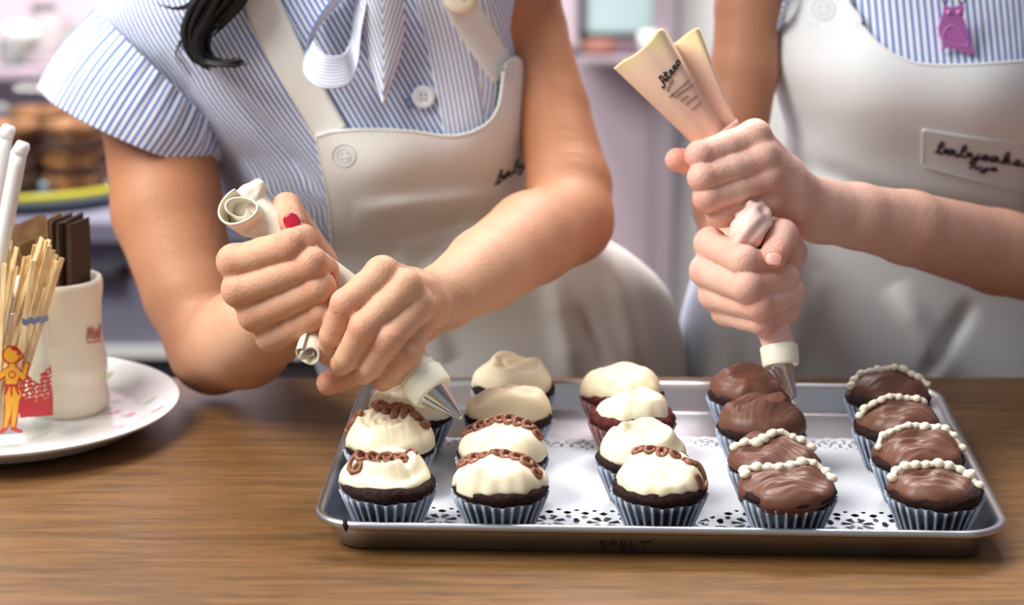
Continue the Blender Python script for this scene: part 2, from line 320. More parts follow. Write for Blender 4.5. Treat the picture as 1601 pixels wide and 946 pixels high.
# shelf of jars above
sh = at(60, 118, 3.60)
slab_o = slab('wall_shelf', (sh[0]-.15, 3.73, sh[2]-.008), (.75, .14, .016), mat('rose_shelf', lin(196, 172, 186), .6)); tag(slab_o, 'rose wall shelf with glass jars high at the far left', 'shelf')
def jar(px, w, top, m, label, lidm, Y=3.72):
    b = at(px, 110, Y); zb = sh[2]; hgt = at(px, top, Y)[2]-zb; r = w/2/(F/3.6)
    t = thing('jar', label, 'jar', (b[0], Y, zb))
    MB().lathe([(0, zb+.0005), (r*.9, zb+.0005), (r, zb+.01), (r, zb+hgt*.75), (r*.75, zb+hgt*.86), (r*.75, zb+hgt*.9), (0, zb+hgt*.9)], (b[0], Y, 0), 28).build('jar_body', m, t)
    MB().lathe([(0, zb+hgt*.9), (r*.8, zb+hgt*.9), (r*.8, zb+hgt*.97), (0, zb+hgt)], (b[0], Y, 0), 24).build('lid', lidm, t)
jar(20, 46, 60, mat('green_jar', lin(120, 134, 126), .3), 'grey green jar at the left end of wall shelf', M_DARK)
jar(74, 52, 4, mat('milky_jar', lin(206, 196, 196), .3), 'tall milky jar standing in the middle of the wall shelf', mat('grey_lid', lin(110, 112, 116), .5))
jar(122, 40, 40, mat('pale_jar', lin(196, 206, 200), .3), 'pale jar nearest the striped sleeve on the wall shelf', mat('sage_lid', lin(150, 160, 146), .5))

# framed sheet on the wall with a ledge of small things
fr = thing('picture_frame', 'dark framed pale teal picture on the lilac wall between the women', 'picture', at(998, 64, 3.78))
def wrect(x0, y0, x1, y1, Y, dep):      # box filling a pixel rectangle at depth Y
    p, q = at(x0, y1, Y), at(x1, y0, Y); return ((p[0]+q[0])/2, Y+dep/2, (p[2]+q[2])/2), (q[0]-p[0], dep, q[2]-p[2])
slab('picture_sheet', *wrect(914, -150, 1076, 56, 3.77, .012), M_TEALGL, fr)
for r in [(904, -160, 917, 64), (1073, -160, 1086, 64), (904, 52, 1086, 64), (904, -172, 1086, -158)]:
    slab('frame_bar', *wrect(*r, 3.76, .035), M_DARK, fr)
lg = slab('wall_ledge', *wrect(898, 92, 1100, 100, 3.60, .19), M_TRIMDK); tag(lg, 'narrow lilac grey ledge under the framed picture', 'ledge')
pz = at(940, 92, 3.66)
t = tag(MB().lathe([(0, 0), (.022, 0), (.034, .012), (.034, .022), (.024, .032), (0, .034)], at(938, 92, 3.66)).build('pot', mat('terracotta', lin(132, 84, 70), .6)), 'round brown pot on the ledge left of the piping bag', 'pot')
c = at(914, 92, 3.66); tag(MB().box(c+[0, 0, .009], (.05, .05, .018)).build('box', M_DARK, smooth=False, loc=c), 'small dark box at the left end of the ledge', 'box')
c = at(982, 92, 3.66); tag(MB().box(c+[0, 0, .014], (.05, .05, .028)).build('tin', mat('plum_tin', lin(112, 88, 96), .5), smooth=False, loc=c), 'plum coloured tin on the ledge behind the bag top', 'tin')
c = at(1018, 92, 3.64); tag(MB().lathe([(0, 0), (.018, 0), (.022, .045), (.019, .045), (.016, .004), (0, .004)], c, 24).build('cup', M_WHITE), 'white cup on the ledge below the framed picture', 'cup')

# ================================================================ TRAY
YAW = math.radians(-2.4); cy, sy = math.cos(YAW), math.sin(YAW)
TC = np.array([0, -.002, 0])+(on(487, 812, .0235)+on(1577, 828, .0235)+on(556, 600, .0235)+on(1478, 598, .0235))/4
TCX, TCY = TC[0], TC[1]
def T(x, y, z=0.):               # tray coordinates to world
    x = np.asarray(x, float); y = np.asarray(y, float); z = np.asarray(z, float); x, y, z = np.broadcast_arrays(x, y, z)
    return np.stack([TCX+x*cy-y*sy, TCY+x*sy+y*cy, z], -1)
def toT(p): d = np.asarray(p)[..., :2]-[TCX, TCY]; return np.stack([d[..., 0]*cy+d[..., 1]*sy, -d[..., 0]*sy+d[..., 1]*cy], -1)
p1, p2 = toT(on(487, 812, .0235)), toT(on(1577, 828, .0235)); p3, p4 = toT(on(556, 600, .0235)), toT(on(1478, 598, .0235))
print('tray', p1, p2, p3, p4)
TW = .232; TD = .1675             # half sizes of the outer rim
def rrect(off, r, n=10):         # rounded rectangle, off inwards
    w, d = TW-off, TD-off; r = max(r-off, .004); P = []
    for k, (sx, sy_) in enumerate([(1, 1), (-1, 1), (-1, -1), (1, -1)]):
        for t in np.linspace(0, np.pi/2, n):
            ang = t+k*np.pi/2; P.append((sx*(w-r)+r*np.cos(ang), sy_*(d-r)+r*np.sin(ang)))
    return np.array(P)
tray = thing('baking_tray', 'shallow aluminium sheet tray full of frosted cupcakes on the wooden counter', 'tray', T(0, 0, 0))
prof = [(.020, .0022), (.0165, .0028), (.0145, .005), (.0085, .0195), (.0070, .0215), (.0045, .0240), (.0018, .0243), (.0002, .0228), (.0002, .0205), (.0018, .0190), (.0050, .0185), (.0072, .0180), (.0085, .0160), (.0145, .0020), (.018, .0)]
L_ = [T(*rrect(o, .034).T, z) for o, z in prof]; V = np.concatenate(L_); n = len(L_[0])
Fc = gridfaces(len(prof), n, False, True)[:, ::-1].tolist(); Fc.append(list(range(n))); Fc.append(list(range((len(prof)-1)*n, len(prof)*n))[::-1])
tr = mesh('pan', V, Fc, M_ALU, tray); tr.modifiers.new('edges', 'EDGE_SPLIT').split_angle = math.radians(60)

# strokes: handwriting laid on any surface
GL = {  # connected script, x advance last
 'b': ([(0, 0), (.25, .9), (.42, 1.8), (.3, 2.1), (.2, 1.7), (.2, .5), (.3, .05), (.55, .1), (.68, .5), (.55, .85), (.75, .8)], .8),
 'a': ([(.0, .2), (.5, .9), (.2, .95), (.05, .5), (.2, .05), (.45, .3), (.58, .9), (.55, .3), (.65, .05), (.85, .25)], .85),
 'y': ([(0, .3), (.1, .9), (.15, .3), (.3, .1), (.5, .4), (.6, .9), (.55, 0), (.4, -.8), (.15, -.9), (.2, -.5), (.8, .2)], .8),
 'c': ([(0, .2), (.5, .8), (.35, .98), (.1, .7), (.08, .3), (.3, .02), (.65, .25)], .65),
 'k': ([(0, .2), (.25, .9), (.42, 1.8), (.3, 2.1), (.2, 1.7), (.2, .0), (.25, .5), (.5, .95), (.58, .7), (.25, .5), (.5, .1), (.8, .2)], .8),
 'e': ([(0, .2), (.4, .5), (.5, .85), (.3, 1.0), (.12, .6), (.2, .1), (.45, .03), (.7, .3)], .7),
 's': ([(0, .2), (.3, .95), (.35, .6), (.5, .25), (.35, .0), (.1, .1), (.6, .2)], .65),
 'n': ([(0, .1), (.1, .9), (.1, .05), (.2, .7), (.4, .95), (.5, .6), (.5, .1), (.75, .2)], .75),
 't': ([(0, .2), (.25, 1.0), (.36, 1.9), (.28, 1.2), (.05, 1.25), (.65, 1.35), (.3, 1.2), (.25, .4), (.35, .05), (.6, .25)], .65),
 'o': ([(0, .3), (.3, .95), (.1, .6), (.2, .08), (.45, .15), (.5, .7), (.3, .95), (.7, .85)], .7),
 'A': ([(.05, .35), (-.1, .05), (.2, .0), (.5, .9), (.85, 2.0), (.95, 1.9), (.88, 1.0), (.92, .1), (.8, .75), (.45, .7), (.95, .85), (1.1, .3)], 1.15)}
def script(word):               # list of polylines in text units
    x = 0; P = []
    for ch in word:
        g, adv = GL[ch]; P += [(x+a_, b_) for a_, b_ in g]; x += adv
    return P, x
def strokes(name, lines, place, rad, m, parent, n_per=7, nseg=5):
    mb = MB()
    for ln in lines:
        c = crom(ln, max(4, n_per*len(ln))) if len(ln) > 2 else crom(ln, 6)
        mb.tube(place(c[:, 0], c[:, 1]), rad, nseg)
    return mb.build(name, m, parent)
# SPELT in felt pen on the tray's front wall
Z = {'S': [[(.8, .85), (.3, 1), (.1, .75), (.7, .4), (.6, .05), (.0, .1)]], 'P': [[(.1, 0), (.15, 1)], [(.1, .95), (.7, .9), (.6, .5), (.1, .45)]], 'E': [[(.1, 0), (.15, 1)], [(.1, 1), (.7, .95)], [(.1, .5), (.6, .52)], [(.1, .02), (.7, .0)]],
     'L': [[(.15, 1), (.1, 0), (.7, .05)]], 'T': [[(.4, .95), (.35, 0)], [(0, .9), (1.1, 1.02)]]}
x = 0; lines = []
for ch in 'SPELT':
    lines += [[(x+a_, b_) for a_, b_ in s] for s in Z[ch]]; x += 1.0
xa, xb = toT(on(936, 866, .009))[0], toT(on(1018, 866, .009))[0]
def on_front(u, v):
    z = .0042+v*.0062; off = .0085+(.0160-z)/(.0160-.0020)*.006
    return T(xa+u/5.0*(xb-xa), -(TD-off)-.0002, z)
strokes('pen_writing', lines, on_front, .00042, M_INK, tray)
# a smear of batter dripped over the front rim
sm = on(541, 812, .0235); smt = toT(sm)
MB().tube(T(smt[0]+np.array([-.0005, 0, .0003, .0012]), -TD+np.array([.010, .004, .0005, .001]), np.array([.0205, .0243, .0230, .0185])), [.0012, .0016, .0018, .0008], 8).build('batter_smear', M_CAKE, tray)

# ---- paper doilies: the lace is cut out
def doily(name, x0, x1, y0, y1, z, label):
    h = .0009; bw = .030
    xs = np.arange(x0, x1, h); ys = np.arange(y0, y1, h); X, Yv = np.meshgrid((xs[:-1]+xs[1:])/2, (ys[:-1]+ys[1:])/2, indexing='ij')
    d = np.minimum.reduce([X-x0, x1-X, Yv-y0, y1-Yv])                     # distance from the edge
    hor = np.minimum(Yv-y0, y1-Yv) <= np.minimum(X-x0, x1-X)
    s = np.where(hor, X-x0, Yv-y0); front = hor & (Yv-y0 < y1-Yv); KS = np.where(front, 1.6, 1.0); P = .0235*KS
    u = (s % P)/P-.5; w = d/KS
    solid_ = np.ones_like(X, bool)
    solid_ &= w > .0035*np.abs(np.sin(s/P*np.pi*2))**.6                    # scalloped edge
    ru = u*P/KS; rv = w-.0135; rr = np.hypot(ru, rv); an = np.arctan2(rv, ru)
    solid_ &= ~((rr > .0022) & (rr < .0072) & (np.abs(np.sin(an*3.5+.4)) > .42+.25*(rr-.0022)/.005))     # rosette petals
    u2 = ((s+P/2) % P)/P-.5; ru2 = u2*P/KS
    for (cx, cyv, ra, rb) in [(0, .0085, .0028, .0014), (0, .0150, .0014, .0030), (.0035, .0195, .0013, .0020), (-.0035, .0195, .0013, .0020), (0, .0055, .0010, .0008)]:
        solid_ &= ~((((ru2-cx)/ra)**2+((w-cyv)/rb)**2) < 1)
    s3 = (s % (P/3))/(P/3)-.5
    solid_ &= ~(((s3*P/3/KS/.0017)**2+((w-.0245)/.0018)**2) < 1)
    solid_ &= ~((((((s+P/6) % (P/3))/(P/3)-.5)*P/3/KS/.0010)**2+((w-.0283)/.0012)**2) < 1)
    solid_ |= (~hor) & (d > .010)
    V = T(*np.meshgrid(xs, ys, indexing='ij'), z)
    V[..., 2] += .0006*np.sin(V[..., 0]*70+V[..., 1]*40)+.0005*np.sin(V[..., 1]*90)+.0014
    Fc = gridfaces(len(xs), len(ys)).reshape(len(xs)-1, len(ys)-1, 4)[solid_]
    used = np.unique(Fc); remap = -np.ones(V.reshape(-1, 3).shape[0], int); remap[used] = np.arange(len(used))
    o = mesh(name, V.reshape(-1, 3)[used], remap[Fc], M_PAPER, smooth=False, loc=T((x0+x1)/2, (y0+y1)/2, z))
    tag(o, label, 'doily', 'lace doilies on the tray'); return o
doily('paper_doily', -.206, .040, -.127, .080, .0026, 'white lace paper doily under the cream frosted cupcakes')
doily('paper_doily', .006, .206, -.1265, .086, .0040, 'white lace paper doily under the chocolate frosted cupcakes')

# ================================================================ CUPCAKES
ZF = .0068; HW = .0275           # height of the tray lining, height of the baking cup
RB, RT = .0212, .0318
def fbm(a, b, sd, amp, oct_=3):
    r = np.random.default_rng(sd); o = 0
    for k in range(oct_):
        for _ in range(3):
            w = r.normal(0, 1, 2)*(1.6**k); o = o+amp*.6**k*np.sin(w[0]*a+w[1]*b+r.uniform(0, 6))
    return o
class Cake:
    def __init__(s, px, py, label, frost='cream', style='smear', seed=1, cake='choc', R0=.0285, H=.0185, tilt=(0, 0), swirl=.0016, turns=5.5, ang=0., group=None, squash=1., cupm=None, dome=.0105, drop=(0, 0), ofs=(0, 0)):
        s.r = np.random.default_rng(seed); s.sd = seed
        c = on(px, py, ZF+HW); s.c = np.array([c[0], c[1], ZF]); s.R0 = R0 = R0*(1.045 if R0 > .028 else 1.0); s.H = H; s.tilt = tilt; s.swirl = swirl; s.turns = turns; s.ang = ang; s.style = style; s.squash = squash; s.dome = dome; s.drop = drop; s.ofs = np.array(ofs, float)
        s.ph = s.r.uniform(0, 6.28, 8); s.am = s.r.normal(0, 1, 8)
        s.root = thing('cupcake', label, 'cupcake', s.c, group)
        # pleated paper cup
        n = 30; K6 = 6; a = np.linspace(0, 2*np.pi, n*K6, endpoint=False)+s.ph[0]; zig = np.array([.0, .0, .0, .3, 1., .3]*n); rows = []
        for t in np.linspace(0, 1, 6):
            rad = RB+(RT-RB)*t+(zig-.5)*(.0013+.0015*t); zz = HW*t+(.0006*np.sin(a*9)+.0009*np.sin(a*2+1))*(t == 1)
            rows.append(np.stack([rad*np.cos(a), rad*np.sin(a), np.zeros_like(a)+zz], -1))
        base = np.stack([.001*np.cos(a), .001*np.sin(a), np.zeros_like(a)+.0004], -1)
        V = np.concatenate([base]+rows)+s.c
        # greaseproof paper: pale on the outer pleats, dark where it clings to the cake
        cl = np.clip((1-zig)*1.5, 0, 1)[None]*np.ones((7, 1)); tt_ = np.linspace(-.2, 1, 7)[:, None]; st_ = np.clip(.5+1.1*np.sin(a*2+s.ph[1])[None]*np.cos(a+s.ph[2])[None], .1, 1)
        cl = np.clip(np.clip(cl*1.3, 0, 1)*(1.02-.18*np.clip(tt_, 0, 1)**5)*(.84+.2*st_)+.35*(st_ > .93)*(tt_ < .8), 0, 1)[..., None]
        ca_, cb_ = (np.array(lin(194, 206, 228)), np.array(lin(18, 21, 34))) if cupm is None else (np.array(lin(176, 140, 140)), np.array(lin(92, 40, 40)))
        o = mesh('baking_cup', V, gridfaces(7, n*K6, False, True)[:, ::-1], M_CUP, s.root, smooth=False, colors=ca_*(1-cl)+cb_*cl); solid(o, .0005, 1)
        # cake with crumbly muffin top
        a = np.linspace(0, 2*np.pi, 72, endpoint=False); prof = [(.0005, .002), (RB-.0015, .002), (RT-.0022, HW-.004), (RT-.0006, HW+.001), (RT+.0006, HW+.0035), (RT-.0004, HW+.006), (RT-.004, HW+.0085), (RT*.6, HW+dome), (.0005, HW+dome+.001)]
        pr = crom(prof, 40); rad = np.broadcast_to(pr[:, 0][:, None], (40, 72)).copy(); zz = np.broadcast_to(pr[:, 1][:, None], (40, 72)).copy()
        up = np.clip((zz-HW+.001)/.003, 0, 1); rad = rad+up*(fbm(a[None]*4, zz*900, seed+40, .00035)+s.r.normal(0, .00022, rad.shape))*(rad > .003)
        rad = rad-np.clip(1-up, 0, 1)*.0006*(rad > .003)
        V = np.stack([rad*np.cos(a), rad*np.sin(a), zz], -1).reshape(-1, 3)+s.c
        mesh('cake', V, gridfaces(40, 72, False, True)[:, ::-1], M_CAKE_RED if cake == 'red' else M_CAKE, s.root)
        # frosting
        m = {'cream': M_CREAM, 'tan': M_TANCREAM, 'choc': M_CHOC}[frost]
        nr, na = 44, 112; a = np.linspace(0, 2*np.pi, na, endpoint=False); t = np.linspace(0.0, 1, nr)[:, None]
        Rb = s.Rb(a); X = t*Rb*np.cos(a); Y = t*Rb*np.sin(a); top = s.h(X, Y)
        und_t = np.array([.99, .9, .6, .05])[:, None]; und = np.stack([und_t*Rb*np.cos(a), und_t*Rb*np.sin(a), s.under(und_t*Rb*np.cos(a), und_t*Rb*np.sin(a))], -1)
        V = np.concatenate([np.stack([X, Y, top], -1), und]).reshape(-1, 3)+s.c+[*s.ofs, 0]
        o = mesh('frosting', V, gridfaces(nr+4, na, False, True), m, s.root)
    def Rb(s, a):
        r = s.R0*(1+.035*s.am[0]*np.cos(a+s.ph[0])+.035*s.am[1]*np.cos(2*a+s.ph[1])+.026*s.am[2]*np.cos(3*a+s.ph[2])+.020*s.am[3]*np.cos(5*a+s.ph[3])+.014*s.am[4]*np.cos(9*a+s.ph[4])+.009*s.am[5]*np.cos(15*a+s.ph[5]))
        return np.clip(r, s.R0*.86, RT+.0012)
    def under(s, x, y):
        r = np.hypot(x, y); return HW+.0045+(s.dome-.004)*np.sqrt(np.clip(1-(r/RT)**2.2, 0, 1))-.0008-s.drop[0]*np.clip(r/s.R0, 0, 1.1)**5*np.clip(np.cos(np.arctan2(y, x)-s.drop[1])+.25, 0, 1)
    def h(s, x, y):
        x = np.asarray(x, float); y = np.asarray(y, float); a = np.arctan2(y, x); r = np.hypot(x, y)/s.Rb(a); rc = np.clip(r, 0, 1)
        z = HW+.0046+s.H*(.88*(1-rc**3.8)**.5+.12*(1-rc**2))
        z = z+(s.tilt[0]*x+s.tilt[1]*y)*(1-rc**4)+s.H*.10*(s.am[6]*x+s.am[7]*y)/s.R0*(1-rc**4)+.0011*(np.sin(150*x+s.ph[0])*np.sin(170*y+s.ph[1])+.6*np.sin(260*x-140*y+s.ph[2]))*np.clip(1.25-rc**6, 0, 1)
        env = np.clip(1-rc**5, 0, 1)*np.clip(rc*6, 0, 1)
        if s.style == 'swirl':
            q = (a-s.turns*rc+s.ang)/(2*np.pi); q = q-np.floor(q); z = z+s.swirl*2.4*env*((1-np.abs(2*q-1))**1.5-.4)*(1-.5*rc)
        elif s.style == 'smear':
            cx, sx = np.cos(s.ang), np.sin(s.ang); u = (x*cx+y*sx)/s.R0; v = (-x*sx+y*cx)/s.R0
            z = z+s.swirl*env*(np.sin(3.4*v+1.2*u*u*2+s.ph[6])+.5*np.sin(8*v+2.5*u+s.ph[7])+.25*np.abs(np.sin(11*v+3*u*u+s.ph[2])))
            z = z+s.swirl*.9*np.exp(-((rc-.78)/.12)**2)*np.cos(a*1+s.ph[5])
        elif s.style == 'fold':      # one turn of the spatula: a raised lip around a dip, ending in a step
            q = (a-s.ang)/(2*np.pi); q = q-np.floor(q); rr_ = .66+.10*np.cos(a-s.ang-2.2)-.10*q
            z = z+s.swirl*(1.7*np.exp(-((rc-rr_)/.15)**2)*(.3+.6*q)-.9*np.exp(-((rc-.12)/.34)**2)-.8*np.exp(-((rc-rr_-.27)/.10)**2)*q)*np.clip(1-rc**8, 0, 1)
            z = z+s.swirl*.18*env*np.sin(22*rc+2*a+s.ph[6])
        elif s.style == 'lines':     # knife grooves
            cx, sx = np.cos(s.ang), np.sin(s.ang); u = (x*cx+y*sx)/s.R0; v = (-x*sx+y*cx)/s.R0; w = v+.45*u*u+.25*u
            z = z+s.swirl*env*(.8*np.sin(5*w+s.ph[6])+.7*np.abs(np.sin(8*w+s.ph[7]))+.30*np.sin(22*w+2*u+s.ph[2]))
        z = z+s.swirl*.35*env*np.sin(140*x+s.ph[3])*np.sin(120*y+s.ph[4])
        cx, sx = np.cos(s.ang), np.sin(s.ang); w_ = (-x*sx+y*cx)/s.R0+.4*((x*cx+y*sx)/s.R0)**2
        z = z+.00016*env*(np.sin(46*w_+s.ph[1])+np.sin(31*w_+3*r+s.ph[0]))
        return np.maximum(z, s.under(x, y)+.0002)
    def P(s, u, v, lift=0.):      # a point on the frosting, in units of its radius
        x = np.asarray(u)*s.R0; y = np.asarray(v)*s.R0; return np.stack([x, y, s.h(x, y)+lift], -1)+s.c+[*s.ofs, 0]
    def loops(s, line, n, rad=.00165, amp=.15, m=None, blob=None):
        """piped chocolate: looping e-shapes along a line over the frosting"""
        c = crom(line, 420); t = np.linspace(0, 1, 420); T_ = unit(np.gradient(c, axis=0)); N_ = np.stack([-T_[:, 1], T_[:, 0]], -1); ph = t*n*2*np.pi
        env = np.clip(np.minimum(t, 1-t)*14, 0, 1)[:, None]
        q = c+env*amp*(np.sin(ph)[:, None]*T_*1.0+np.cos(ph)[:, None]*N_*1.15)
        P = s.P(q[:, 0], q[:, 1], rad*.75); P[:, 2] += .0013*np.cos(ph+.6)*env[:, 0]
        rr = rad*(1+.12*np.sin(ph*.5+1))*np.clip(np.minimum(t, 1-t)*40+.35, 0, 1)
        return MB().tube(P, rr, 8).build('piped_loops', m or M_PIPE, s.root)
    def beads(s, line, n, rad=.0037):
        """piped cream: a string of touching beads"""
        mb = MB(); c = crom(line, n)-np.array([0, .10]); L3 = s.P(c[:, 0], c[:, 1], rad*.55)
        for i, p in enumerate(L3):
            r = rad*(1+s.r.normal(0, .10)); V, Fc = lathe_geo([(.0002, -r*.9), (r*.75, -r*.65), (r*1.02, -r*.1), (r*.85, r*.5), (r*.45, r*.85), (.0002, r*.98)], (0, 0, 0), 12)
            sh_ = s.r.normal(0, .0006, 3); sh_[2] *= .4
            V = V*[1.1, 1, .95]; V[:, 0] += V[:, 2]*s.r.normal(0, .25); mb.add(V+p+sh_, Fc)
        mb.tube(crom(np.concatenate([L3]), 3*n), rad*.6, 8)
        return mb.build('piped_beads', M_BEAD, s.root)
G1, G2 = 'cream frosted cupcakes on the tray', 'chocolate frosted cupcakes on the tray'
A1 = Cake(607, 763, 'cream cupcake with brown loops at the front left corner of tray', style='fold', seed=11, swirl=.0034, ang=5.6, R0=.0284, H=0.0165, group=G1, ofs=(-.0018, .001), tilt=(0, .14))
A1.loops([(-.74, -.42), (-.60, -.12), (-.3, .02), (.1, .06), (.52, -.06)], 6); MB().tube(crom(A1.P(np.array([.44, .58, .72]), np.array([.28, .34, .24]), .001), 16), .0012, 8).build('piped_tail', M_PIPE, A1.root)
B1 = Cake(782, 767, 'cream cupcake with arched brown loops in front row, second from left', seed=5, swirl=.0020, ang=.1, R0=.0305, H=0.0175, group=G1, ofs=(.0004, .0006), tilt=(-.04, .10))
B1.loops([(-.93, .22), (-.55, .25), (0, .20), (.45, -.02), (.86, -.30)], 8)
C1 = Cake(1031, 768, 'cream cupcake with brown loops and a curl in front row centre', seed=23, swirl=.0018, ang=-.2, R0=.0298, H=0.018, tilt=(-.06, .08), group=G1, ofs=(.0012, .001))
C1.loops([(-.60, .42), (-.35, .30), (0, .16), (.42, .12)], 4); C1.loops([(.46, .0), (.62, -.05), (.72, -.12), (.86, -.45)], 1.6, .0019, .14)
D1 = Cake(1232, 775, 'chocolate cupcake with cream beads and frosting smeared down its cup', 'choc', 'lines', seed=31, swirl=.0021, ang=.25, R0=.0328, drop=(.007, 4.0), H=0.0105, tilt=(0, .05), group=G2, dome=0.0085, ofs=(-.0010, 0))
D1.beads([(-.82, .10), (-.80, .32), (-.5, .34), (0, .34), (.45, .40), (.72, .34), (.88, .12)], 10)
E1 = Cake(1461, 774, 'chocolate cupcake with cream beads at the front right corner of tray', 'choc', 'lines', seed=37, swirl=.0020, ang=.0, R0=.0292, H=0.0105, group=G2, dome=0.009, ofs=(-.0012, 0))
E1.beads([(-.92, .02), (-.75, .26), (-.3, .32), (.25, .30), (.7, .24), (.94, -.02)], 10)
A2 = Cake(610, 703, 'cream cupcake with dark loops over its back in second row left', style='fold', seed=43, swirl=.0032, ang=1.3, R0=.0300, H=.0200, group=G1, ofs=(-.0006, 0), tilt=(0, .14))
A2.loops([(-.93, -.02), (-.82, .12), (-.66, .16)], 1.6, .0023, .09); A2.loops([(-.42, .45), (-.1, .42), (.25, .22), (.55, .12), (.92, -.05)], 6, .0022, .085)
B2 = Cake(785, 717, 'cream cupcake getting its brown loops from the canvas piping bag', seed=47, swirl=.0019, ang=-.1, R0=.0302, H=.0185, tilt=(-.03, .06), group=G1)
B2.loops([(-.90, .18), (-.5, .22), (-.1, .28), (.3, .16), (.6, .0), (.9, -.2)], 8)
C2 = Cake(1003, 722, 'plain cream cupcake just behind the front centre cupcake', style='fold', seed=53, swirl=.0036, ang=2.6, R0=.0295, H=0.018, group=G1, cupm=None, ofs=(-.001, .001), tilt=(0, .10))
D2 = Cake(1211, 732, 'chocolate cupcake with cream beads in second row by the nozzle', 'choc', 'lines', seed=59, swirl=.0024, ang=-.25, R0=.0310, H=0.013, group=G2)
D2.beads([(-.86, .14), (-.66, .12), (-.5, .08), (-.25, .22), (.1, .36), (.45, .34), (.8, .26)], 9)
E2 = Cake(1435, 725, 'chocolate cupcake with cream beads in second row at right', 'choc', 'lines', seed=61, swirl=.0022, ang=.15, R0=.0300, H=0.0155, group=G2)
E2.beads([(-.92, .0), (-.75, .24), (-.3, .36), (.2, .40), (.6, .32), (.93, .08)], 11, .0032)
A3 = Cake(640, 652, 'cream cupcake under the hand holding the canvas bag', seed=67, swirl=.0024, ang=.5, R0=.0300, H=.0195, group=G1, tilt=(0, .08))
B3 = Cake(795, 657, 'smooth tan cream cupcake right behind the canvas bag nozzle', 'tan', seed=71, swirl=.0018, ang=.2, R0=.0305, H=.0205, tilt=(.06, 0), group=G1)
C3 = Cake(988, 659, 'red velvet cupcake with a round swirl of cream frosting', 'cream', 'swirl', seed=73, cake='red', R0=.0268, H=.0175, swirl=.0030, turns=4.5, ang=1.0, group=G1, cupm='red')
D3 = Cake(1190, 675, 'swirled chocolate cupcake right under the pink bag nozzle', 'choc', 'swirl', seed=79, swirl=.0026, turns=8.0, ang=.9, R0=.0306, H=.0195, group=G2)
MB().tube(crom(D3.P(np.array([.72, .8, .74]), np.array([.40, .32, .22]), .001), 8), [.0022, .0026, .0024, .0024, .0022, .002, .0018, .0012], 8).build('piped_dab', M_BEAD, D3.root)
E3 = Cake(1403, 675, 'chocolate cupcake with cream beads in third row at right edge', 'choc', 'lines', seed=83, swirl=.0020, ang=.1, R0=.0300, H=0.0155, group=G2)
E3.beads([(-.9, .02), (-.65, .20), (-.3, .30), (.2, .34), (.62, .34)], 9, .0031)
B4 = Cake(803, 612, 'cream cupcake with a deep twist at the back of tray', 'cream', 'fold', seed=89, R0=.0302, H=.0195, swirl=.0030, ang=3.6, group=G1)
C4 = Cake(973, 622, 'pale tan cupcake at the back behind the red velvet one', 'tan', seed=97, swirl=.0010, cake='red', R0=.0292, H=.0180, group=G1, cupm='red')
D4 = Cake(1172, 623, 'plain chocolate cupcake in the back row behind the nozzle', 'choc', 'smear', seed=101, swirl=.0020, ang=.1, R0=.0305, H=.0185, group=G2)
E4 = Cake(1388, 628, 'chocolate cupcake with pale beads in the back right corner', 'choc', 'smear', seed=103, swirl=.0012, R0=.0300, H=0.0165, group=G2)
E4.beads([(-.93, .0), (-.75, .26), (-.4, .2), (0, .34), (.5, .32), (.93, .05)], 11, .0032)

# ================================================================ PLATE, GLASS, MUG
PC = on(13, 630, .020); PZ = .0
nr, na = 110, 560; a = np.linspace(0, 2*np.pi, na, endpoint=False)
prof = crom([(.0003, .0055), (.092, .0055), (.101, .0068), (.108, .0105), (.119, .0165), (.1315, .0215), (.1335, .0222)], nr)
def ring(pr): return np.stack([PC[0]+pr[:, 0][:, None]*np.cos(a), PC[1]+pr[:, 0][:, None]*np.sin(a), np.broadcast_to(pr[:, 1][:, None], (len(pr), na))], -1)
under = np.array([(.1338, .0212), (.1325, .0196), (.121, .0150), (.109, .0066), (.100, .0028), (.084, .0022), (.080, .0004), (.076, .0004), (.074, .003), (.0003, .003)])
V = np.concatenate([ring(prof), ring(under)]); C = np.zeros(V.shape)+lin(240, 240, 240)
motifs = [(204, 567, 'p', .3), (256, 588, 'm', -.6), (180, 626, 'm', .7), (203, 632, 'm', .8), (248, 643, 'm', .5), (198, 666, 'm', .2), (127, 685, 'm', .2), (219, 577, 'g', .4), (180, 611, 'g', .4), (234, 622, 'g', .3), (110, 700, 'g', .1), (186, 650, 'p', .3), (150, 560, 'm', .1), (165, 586, 'g', .2)]
M3 = [(on(x, y, .015), k, an) for x, y, k, an in motifs]
for _ in range(26):
    th = RNG.uniform(1.2, 5.2); rr = RNG.uniform(.088, .125); M3.append((np.array([PC[0]+rr*np.cos(th), PC[1]+rr*np.sin(th), .015]), RNG.choice(['m', 'p', 'g']), RNG.uniform(-1, 1)))
kc = {'m': lin(206, 76, 134), 'p': lin(232, 156, 190), 'g': lin(160, 190, 120)}
up = np.zeros(V.shape[:2], bool); up[:nr] = True
for c, k, an in M3:
    dx, dy = V[..., 0]-c[0], V[..., 1]-c[1]; u = dx*np.cos(an)+dy*np.sin(an); v = -dx*np.sin(an)+dy*np.cos(an)
    for (ou, ov, s_) in [(0, 0, 1), (.0035, .003, .7), (-.003, .0035, .6)]:
        w = np.clip(1.4-np.hypot((u-ou)/(.0046*s_), (v-ov)/(.0032*s_)), 0, 1)*up
        C = C*(1-w[..., None])+np.array(kc[k])*w[..., None]
plate = mesh('plate', V.reshape(-1, 3), gridfaces(len(V), na, False, True)[:, ::-1], M_CHINA, colors=C.reshape(-1, 3), loc=(PC[0], PC[1], 0))
tag(plate, 'white china plate with pink flower sprigs under the glass and mug', 'plate')

